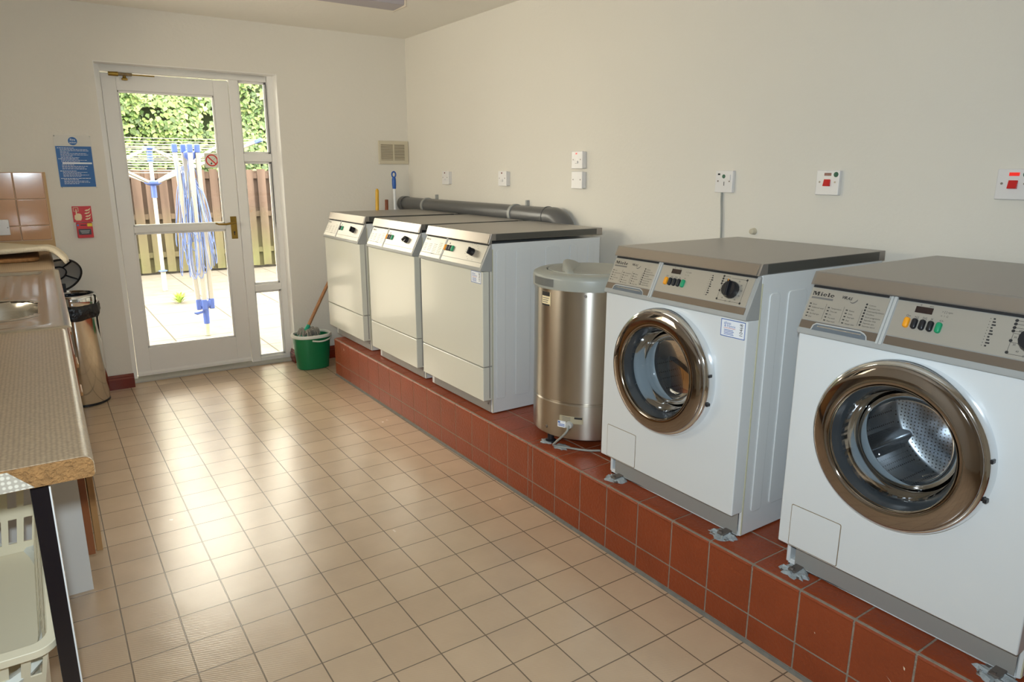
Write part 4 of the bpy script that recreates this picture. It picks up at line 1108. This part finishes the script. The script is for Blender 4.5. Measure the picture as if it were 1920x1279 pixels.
bk = wroot('laundry_basket', .468, 'cream slotted plastic laundry basket lying tilted in the white tub', 'basket', y=.36, x=-.32)
bk.rotation_euler = (radians(13), 0, WA)
Lh, Wh, Dh = .28, .215, .20
def bp(wf, lf, h): return wf, lf, h
def wall_panel(mb, A, B, C_, D_, slots, th_, rows_):
    """a thin wall quad A(bottom-left) B(bottom-right) C(top-right) D(top-left) with punched slots; slots=(n,frac), rows=[(v0,v1)]"""
    A, B, C_, D_ = map(Vector, (A, B, C_, D_)); nrm = (B-A).cross(D_-A).normalized()*th_
    def P(u, v_): return A*(1-u)*(1-v_)+B*u*(1-v_)+C_*u*v_+D_*(1-u)*v_
    us = [0]
    for k in range(slots[0]): c = (k+.5)/slots[0]; w_ = slots[1]/slots[0]/2; us += [c-w_, c+w_]
    us.append(1); vs = [0]
    for a, b in rows_: vs += [a, b]
    vs.append(1)
    for i in range(len(us)-1):
        for j in range(len(vs)-1):
            if i % 2 == 1 and j % 2 == 1: continue
            q = [P(us[i], vs[j]), P(us[i+1], vs[j]), P(us[i+1], vs[j+1]), P(us[i], vs[j+1])]
            f = [mb.bm.verts.new(p) for p in q]; b = [mb.bm.verts.new(p+nrm) for p in q]
            mb.bm.faces.new(f); mb.bm.faces.new(b[::-1])
            for a in range(4): mb.bm.faces.new([f[a], b[a], b[(a+1) % 4], f[(a+1) % 4]])
z0_, z1_ = -.045, -.045+Dh; b_, t_2 = .86, 1.0
mb = MB()
wall_panel(mb, (-Wh*b_, Lh*b_, z0_), (Wh*b_, Lh*b_, z0_), (Wh, Lh, z1_), (-Wh, Lh, z1_), (13, .55), .003, [(.12, .42), (.56, .86)])
wall_panel(mb, (Wh*b_, -Lh*b_, z0_), (-Wh*b_, -Lh*b_, z0_), (-Wh, -Lh, z1_), (Wh, -Lh, z1_), (13, .55), .003, [(.12, .42), (.56, .86)])
wall_panel(mb, (Wh*b_, Lh*b_, z0_), (Wh*b_, -Lh*b_, z0_), (Wh, -Lh, z1_), (Wh, Lh, z1_), (17, .4), .003, [(.10, .44), (.54, .88)])
wall_panel(mb, (-Wh*b_, -Lh*b_, z0_), (-Wh*b_, Lh*b_, z0_), (-Wh, Lh, z1_), (-Wh, -Lh, z1_), (17, .4), .003, [(.10, .44), (.54, .88)])
mb.box(-Wh*b_, Wh*b_, -Lh*b_, Lh*b_, z0_-.003, z0_)
mb.build('slotted_body', CREAMPL, bk, merge=False)
mb = MB(); outer = rrect(2*Wh+.036, 2*Lh+.036, .04, 6); inner = rrect(2*Wh-.004, 2*Lh-.004, .026, 6)
def loop(pts, h): return [mb.bm.verts.new((x, y, h)) for x, y in pts]
Ls = [loop(inner, z1_-.004), loop(inner, z1_+.003), loop(outer, z1_+.003), loop(outer, z1_-.014), loop([(x*.985, y*.985) for x, y in outer], z1_-.014), loop([(x*.985, y*.985) for x, y in outer], z1_-.003)]
for A, B in zip(Ls, Ls[1:]+Ls[:1]):
    for i in range(len(A)): j = (i+1) % len(A); mb.bm.faces.new([A[i], A[j], B[j], B[i]])
mb.build('rim', CREAMPL, bk, smooth=True, bevel=.002)

# ------------------------------------------------------------------ pedal bin
bn = empty('pedal_bin', (.056, 1.835, 0), label='tall polished steel bin with black bag and open domed lid', cat='bin')
BR = .132
MB().lathe([(0, .012), (BR-.004, .012), (BR, .016), (BR, .585), (BR-.004, .588)], n=96).build('steel_body', BINST, bn, smooth=True, angle=50)
MB().lathe([(0, 0), (BR-.006, 0), (BR+.001, .004), (BR+.001, .014), (0, .014)], n=64).build('base_ring', BLACK, bn, smooth=True, angle=50)
mb = MB(); n = 96; rings = []
rn = random.Random(5); off = [rn.uniform(-1, 1) for _ in range(n)]
for k, (r, h) in enumerate(((BR-.006, .60), (BR+.004, .598), (BR+.0075, .585), (BR+.010, .565), (BR+.009, .545), (BR+.005, .528))):
    ring = []
    for i in range(n):
        a = 2*pi*i/n; w_ = .003*sin(7*a+k*1.3)+.002*sin(17*a+k*2.1)+.0012*off[i]
        hh = h + (.014*sin(2*a+.8)+.006*sin(5*a)) * (k/5.)
        ring.append(mb.bm.verts.new(((r+w_)*cos(a), (r+w_)*sin(a), hh)))
    rings.append(ring)
for A, B in zip(rings, rings[1:]):
    for i in range(n): j = (i+1) % n; mb.bm.faces.new([A[i], A[j], B[j], B[i]])
bag = mb.build('bin_bag', BAG, bn, smooth=True, angle=80)
MB().lathe([(BR-.012, .598), (BR+.001, .598), (BR+.004, .604), (BR+.003, .645), (BR-.004, .655), (BR-.012, .656), (BR-.016, .648), (BR-.016, .598)], n=96, closed=True).build('chrome_collar', CHROME, bn, smooth=True, angle=60)
MB().lathe([(BR-.016, .64), (BR-.02, .45), (BR-.024, .30), (0, .30)], n=64).build('inner_liner', BAG, bn, smooth=True, angle=60)
# open lid: shallow dome standing on its hinge at the back
lidb = empty('lid', (-.041, .085, .700)); lidb.parent = bn
prof = [(.125, 0), (.127, .004), (.118, .018), (.09, .034), (.05, .045), (0, .049)]
M_ = Matrix.Translation((0, 0, .050)) @ Matrix.Rotation(radians(18), 4, 'Z') @ Matrix.Rotation(radians(-56), 4, 'X')
def tf(mb): bmesh.ops.transform(mb.bm, matrix=M_, verts=mb.bm.verts); return mb
o = tf(MB().lathe(prof, n=64)).build('dome', CHROME, lidb, smooth=True, angle=60)
o = tf(MB().lathe([(.123, .001), (.110, .012), (.08, .024), (.04, .032), (0, .034)], n=64)).build('dome_lining', mat('lid_inner', (.60, .56, .50), .22, metal=.35), lidb, smooth=True, angle=60)
tf(MB().lathe([(.118, -.002), (.127, -.002), (.127, .005), (.118, .005)], n=64, closed=True)).build('rim_seal', BLACK, lidb, smooth=True, angle=60)
mb = MB()
for a in (20, 75, 150, 215, 300):
    c_, s_ = cos(radians(a)), sin(radians(a)); mb.bar((.05*c_, .05*s_, .022), (.115*c_, .115*s_, .003), .006, .006)
mb.lathe([(.047, .020), (.053, .020), (.053, .027), (.047, .027)], n=40, closed=True)
tf(mb).build('rib', BLACK, lidb)
MB().box(-.03, .03, .02, .045, -.05, .0).build('hinge', BLACK, lidb, bevel=.004)

# ------------------------------------------------------------------ mop bucket, mop, other handles
bkx, bky = 1.448, 1.832
bu = empty('mop_bucket', (bkx, bky, 0), label='green oval plastic mop bucket with white rim on the floor', cat='bucket')
def oval(mb, prof, n=72, p_=2.6):
    rings = []
    for w_, l_, h in prof: rings.append([mb.bm.verts.new((x, y, h)) for x, y in srect(w_, l_, p_, n)])
    for A, B in zip(rings, rings[1:]):
        for i in range(n): j = (i+1) % n; mb.bm.faces.new([A[i], A[j], B[j], B[i]])
    return rings
mb = MB(); R0 = oval(mb, [(.100, .072, 0), (.108, .080, .004), (.118, .092, .12), (.125, .102, .235), (.120, .097, .235), (.105, .08, .012)])
mb.bm.faces.new(R0[0][::-1]); mb.bm.faces.new(R0[-1]); mb.build('bucket_body', GREENPL, bu, smooth=True, angle=50)
mb = MB(); R1 = oval(mb, [(.122, .099, .226), (.133, .110, .226), (.136, .113, .236), (.131, .108, .247), (.120, .097, .247), (.117, .094, .238), (.122, .099, .226)])
mb.build('white_rim', WHITEPL, bu, smooth=True, angle=60)
hd = cat_rom([(-.01, -.114, .222), (.03, -.122, .206), (.08, -.112, .206), (.125, -.07, .212), (.143, 0, .222)], 8)
hd = cat_rom([(-.030, -.1135, .214), (.02, -.119, .206), (.07, -.108, .208), (.115, -.07, .217), (.138, -.01, .232)], 8)
MB().tube(hd, .0055, 10).build('handle', WHITEPL, bu, smooth=True)
# mop standing in the bucket
mp_ = empty('string_mop', (bkx-.035, bky+.0, .19), label='string mop standing in the green bucket, wooden handle leaning right', cat='mop')
lo = Vector((-.025, -.015, .045)); hi = Vector((.225, .10, .40))
d_ = (hi-lo).normalized()
MB().tube([lo+d_*.05, hi], .0115, 14).build('wooden_handle', PINEWOOD, mp_, smooth=True)
MB().tube([lo-d_*.022, lo+d_*.012, lo+d_*.045, lo+d_*.085], [.034, .028, .018, .014], 18).build('green_socket', GREENMOP, mp_, smooth=True, angle=60)
mb = MB(); rn = random.Random(11)
for k in range(70):
    a = rn.uniform(0, 2*pi); r1 = rn.uniform(.03, .082)
    st = lo-d_*.015+Vector((.012*cos(a), .012*sin(a), 0))
    mid = Vector((lo.x+.03+r1*.75*cos(a), lo.y+r1*.6*sin(a), .088+rn.uniform(-.010, .012)))
    en = Vector((lo.x+.035+r1*cos(a), lo.y+r1*.7*sin(a), .050+rn.uniform(-.02, .01)))
    mb.tube(cat_rom([st, mid, en], 4), .0042, 5)
tag(mb.build('mop_strings', STRAND, mp_, smooth=True, angle=80), kind='stuff')
# handles in the corner behind the furthest dryer
def handle(name, label, base, top, r, m, extra=None):
    root = empty(name, base, label=label, cat='broom' if 'broom' in name else 'mop')
    t = Vector(top)-Vector(base)
    MB().tube([(0, 0, .06), t], r, 14).build('pole', m, root, smooth=True)
    return root, t
rb, t = handle('yellow_handled_broom', 'broom with yellow handle behind the furthest dryer', (1.95, 1.84, 0), (2.018, 1.90, 1.215), .0125, YELLOW)
MB().tube([t-Vector((0, 0, .002)), t+Vector((0, 0, .012))], [.0125, .006], 14).build('end_cap', YELLOW, rb, smooth=True)
MB().box(-.025, .025, -.12, .12, .001, .09).build('broom_head', BLUEGRIP, rb, bevel=.01)
rb, t = handle('flat_mop', 'mop with white pole and blue grip in the far corner', (2.13, 1.83, 0), (2.153, 1.90, 1.25), .0105, WHITEPOLE)
MB().tube([t-Vector((0, 0, .025)), t+Vector((0, 0, .005)), t+Vector((0, 0, .045)), t+Vector((0, 0, .06))], [.0125, .015, .0145, .010], 16).build('blue_grip', BLUEGRIP, rb, smooth=True)
rg_ = MB(); cc = t+Vector((0, 0, .076)); n = 24
rg_.tube([cc+Vector((.015*cos(2*pi*k/n), 0, .020*sin(2*pi*k/n))) for k in range(n+1)], .0055, 8, caps=False); rg_.build('hanging_loop', BLUEGRIP, rb, smooth=True)
MB().box(-.025, .025, -.12, .12, .001, .06).build('mop_head', WHITEPL, rb, bevel=.01)
rb = empty('brown_handled_broom', (2.04, 1.85, 0), label='brown wooden handle leaning behind the white mop pole in the corner', cat='broom')
MB().tube([(0, 0, .05), (.078, .115, 1.145)], .0125, 14).build('pole', mat('brown_handle', (.28, .08, .03), .5, var=.2, vscale=20), rb, smooth=True)
MB().box(-.025, .025, -.12, .12, .001, .08).build('broom_head', BLACK, rb, bevel=.01)

# ------------------------------------------------------------------ outside
struct('patio', MB().box(-7, 11, YF+.24, 13, -.15, -.004), PAVING)
struct('wall_outside', MB().box(-7, XL-.1, YF+.14, YF+.24, 0, 2.6).box(XW+.12, 11, YF+.14, YF+.24, 0, 2.6), mat('render_wall', (.6, .57, .5), .9))
FYY = 7.4
fe = empty('timber_fence', (1.8, FYY, 0), label='brown timber hit and miss fence across the back of the patio', cat='fence')
mb = MB(); mb2 = MB(); rn = random.Random(2)
x = -4.2; k = 0
while x < 4.4:
    wd = .104+rn.uniform(-.006, .006); h = 1.36+rn.uniform(-.012, .012)
    mb.box(x, x+wd, -.020, 0, .02+rn.uniform(0, .02), h); mb2.box(x+.078, x+.078+.104, .045, .065, .02, 1.34+rn.uniform(-.01, .01)); x += .157
mb.build('front_boards', FENCE, fe, merge=False); mb2.build('rear_boards', FENCE, fe, merge=False)
for z_ in (.22, .72, 1.24): MB().box(-4.3, 4.5, 0, .045, z_, z_+.07).build('rail', FENCE, fe)
for x in (-3.2, -1.4, .4, 2.2, 4.0): MB().box(x, x+.09, .05, .14, 0, 1.42).build('post', FENCE, fe, bevel=.003)

he = empty('ivy_hedge', (1.8, 8.15, 0), label='tall green ivy covered hedge behind the timber fence', cat='hedge')
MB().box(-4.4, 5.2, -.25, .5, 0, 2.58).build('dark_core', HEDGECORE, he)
mb = MB(); rn = random.Random(9)
def leaf(c, nrm, s):
    nrm = Vector(nrm).normalized(); a = Vector((0, 0, -1)) + Vector((rn.uniform(-.8, .8), 0, 0)); a = (a-nrm*a.dot(nrm)).normalized(); b = nrm.cross(a)
    c = Vector(c)
    pts = [c-a*s*.5, c-a*s*.15+b*s*.5, c+a*s*.6-nrm*s*.1, c-a*s*.15-b*s*.5]
    m1 = [mb.bm.verts.new(p) for p in pts]
    mb.bm.faces.new([m1[0], m1[1], m1[2]]); mb.bm.faces.new([m1[0], m1[2], m1[3]])
for k in range(22000):
    x = rn.uniform(-3.2, 4.0); z_ = rn.uniform(.9, 2.66)
    bulge = .10*sin(2.3*x+1)+.09*sin(4.1*z_+x*1.7)+.05*sin(9*x+5*z_)
    hole = (abs(x+.0+1.8-2.22) < .20 and abs(z_-2.0) < .13) or (abs(x+1.8-1.45) < .16 and abs(z_-2.08) < .08)
    if hole and rn.random() < .82: continue
    y = -.32-bulge+rn.uniform(-.05, .05)
    leaf((x, y, z_), (rn.uniform(-.5, .5), -1, rn.uniform(.0, 1.1)), rn.uniform(.04, .082))
mb.build('ivy_leaves', LEAF, he, merge=False)['kind'] = 'stuff'
# folded rotary airer near the door
AX, AY = 1.04, 3.29
ar = empty('folded_rotary_airer', (AX, AY, 0), label='folded rotary clothes airer with blue fittings just outside the door', cat='clothes airer')
MB().tube([(0, 0, 0), (0, 0, .12)], .021, 18).build('ground_post', POSTGAL, ar, smooth=True)
MB().tube([(0, 0, .10), (0, 0, .27)], [.024, .026], 18).build('blue_sleeve', AIRBLUE, ar, smooth=True)
mb = MB(); mb.tube([(-.02, -.02, .205), (-.075, -.045, .20), (-.10, -.055, .21)], [.008, .012, .006], 10); mb.build('locking_lever', AIRBLUE, ar, smooth=True)
MB().tube([(0, 0, .25), (0, 0, 1.40)], .019, 18).build('mast', AIRALU, ar, smooth=True)
mb = MB(); mb.lathe([(0, .225), (.03, .23), (.058, .262), (.055, .30), (.03, .31), (0, .31)], n=24); mb.build('lower_hub', AIRBLUE, ar, smooth=True, angle=60)
arms = [(-.052, -.02, -.112, -.02), (-.012, -.052, -.008, -.062), (.050, -.02, .052, -.03), (.012, .05, -.035, .06)]
for (bx_, by_, tx_, ty_) in arms:
    a_ = MB().bar((bx_, by_, .30), (tx_, ty_, 1.50), .034, .026).build('arm', AIRALU, ar, bevel=.004)
    MB().bar((bx_*.98, by_*.98, .225), (bx_*1.0, by_, .315), .040, .032).build('foot_cap', AIRBLUE, a_, bevel=.008)
    MB().bar((tx_, ty_, 1.485), (tx_*1.02, ty_, 1.555), .042, .036).build('tip_cap', AIRBLUE, a_, bevel=.01)
MB().lathe([(0, 1.34), (.020, 1.34), (.022, 1.43), (.044, 1.45), (.048, 1.49), (.03, 1.50), (0, 1.50)], n=24).build('top_hub', AIRBLUE, ar, smooth=True, angle=60)
mb = MB(); rn = random.Random(4); chain = []
for k in range(40):
    a = 2*pi*k/40; side = rn.uniform(.05, .15); zt = rn.uniform(1.05, 1.40); zb = rn.uniform(.48, .85)
    c_, s_ = cos(a), sin(a); w_ = rn.uniform(.02, .04)
    ox = -.02
    p = [(.045*c_-.03*w_+ox, .05*s_, zt), (side*c_*.75+ox-w_*s_, side*s_*.7+w_*c_, (zt+zb)/2+.1), (side*c_+ox-w_*s_, side*s_+w_*c_, zb+.10), (side*c_*1.02+ox, side*s_, zb), (side*c_+ox+w_*s_, side*s_-w_*c_, zb+.12), (.06*c_+ox, .055*s_, zt-.05)]
    chain.append(cat_rom(p, 6))
chain.append(cat_rom([(-.105, -.03, 1.45), (-.12, -.04, 1.1), (-.135, -.045, .88), (-.11, -.05, .78), (-.075, -.05, .80), (-.06, -.05, .9)], 8))
for c_ in chain: mb.tube(c_, .0032, 5)
mb.build('hanging_line', LINEBLUE, ar, smooth=True, angle=80)

# open rotary airer further back
BX_, BY_ = 1.107, 5.935
ob = empty('open_rotary_airer', (BX_, BY_, 0), label='open rotary clothes airer with pale lines further back on the patio', cat='clothes airer')
MB().tube([(0, 0, 0), (0, 0, .24)], .026, 16).build('ground_post', POSTGAL, ob, smooth=True)
MB().lathe([(0, .215), (.03, .218), (.05, .228), (.03, .24), (0, .24)], n=20).build('blue_cap', AIRBLUE, ob, smooth=True)
MB().tube([(0, 0, .24), (0, 0, 1.60)], .021, 16).build('mast', AIRALU, ob, smooth=True)
MB().tube([(0, 0, 1.05), (0, 0, 1.20)], .030, 16).build('blue_sleeve', AIRBLUE, ob, smooth=True)
MB().lathe([(0, 1.18), (.05, 1.185), (.085, 1.205), (.085, 1.225), (.04, 1.24), (0, 1.24)], n=24).build('lower_hub', AIRBLUE, ob, smooth=True, angle=60)
MB().lathe([(0, 1.44), (.03, 1.44), (.03, 1.57), (.06, 1.58), (.06, 1.60), (0, 1.61)], n=24).build('top_hub', AIRBLUE, ob, smooth=True, angle=60)
RA, zA0, zA1 = 1.32, 1.215, 1.655
for k in range(4):
    a = radians(-45+90*k); c_, s_ = cos(a), sin(a)
    o_ = MB().bar((.05*c_, .05*s_, zA0), (RA*c_, RA*s_, zA1), .034, .028).build('arm', AIRALU, ob, bevel=.003)
    MB().bar((RA*c_*.97, RA*s_*.97, zA0+(zA1-zA0)*.97), (RA*c_*1.03, RA*s_*1.03, zA0+(zA1-zA0)*1.03), .042, .036).build('tip_cap', AIRBLUE, o_, bevel=.006)
    MB().bar((.04*c_, .04*s_, 1.58), (RA*.42*c_, RA*.42*s_, zA0+(zA1-zA0)*.42), .022, .014).build('strut', AIRALU, ob, bevel=.002)
mb = MB(); cs = [radians(-45+90*k) for k in range(5)]
for q in range(13):
    f = .22+.78*q/12; pts = []
    for k in range(4):
        a, b = cs[k], cs[k+1]
        A = Vector((RA*f*cos(a), RA*f*sin(a), zA0+(zA1-zA0)*f+.012)); B = Vector((RA*f*cos(b), RA*f*sin(b), zA0+(zA1-zA0)*f+.012))
        M2 = (A+B)/2-Vector((0, 0, .012*f)); pts += [A, (A+M2)/2-Vector((0, 0, .003)), M2, (B+M2)/2-Vector((0, 0, .003))]
    pts.append(pts[0]); mb.tube(pts, .0035, 5, caps=False)
mb.build('washing_line', LINECREAM, ob, smooth=True, angle=80)

wd_ = empty('weed_tuft', (1.11, 5.02, -.004), label='small yellow green weed growing between the paving slabs', cat='weed')
mb = MB(); rn = random.Random(8)
for k in range(60):
    a = rn.uniform(0, 2*pi); r = rn.uniform(.02, .13); h = rn.uniform(.03, .14)
    p = Vector((r*cos(a), r*sin(a), h)); q = Vector((-sin(a), cos(a), 0))*.010
    mid = p*.5+Vector((0, 0, h*.3))
    v_ = [mb.bm.verts.new(x) for x in (Vector((0, 0, 0)), mid+q, p, mid-q)]; mb.bm.faces.new(v_)
mb.build('leaves', WEED, wd_, merge=False)
# wall bracket / vent on the near outside right of the fence: slim wire clip seen through the side light
pg = empty('fence_peg', (3.03, FYY-.02, 1.02), label='small grey metal bracket with wire on the fence seen through the side light', cat='bracket')
MB().box(-.10, .10, -.05, 0, -.015, .015).build('plate', LIGHTGREYPL, pg, bevel=.004)
MB().tube([(-.18, -.03, .10), (.05, -.06, .14), (.12, -.02, .12), (-.18, -.03, .08)], .006, 6).build('wire', LIGHTGREYPL, pg, smooth=True)
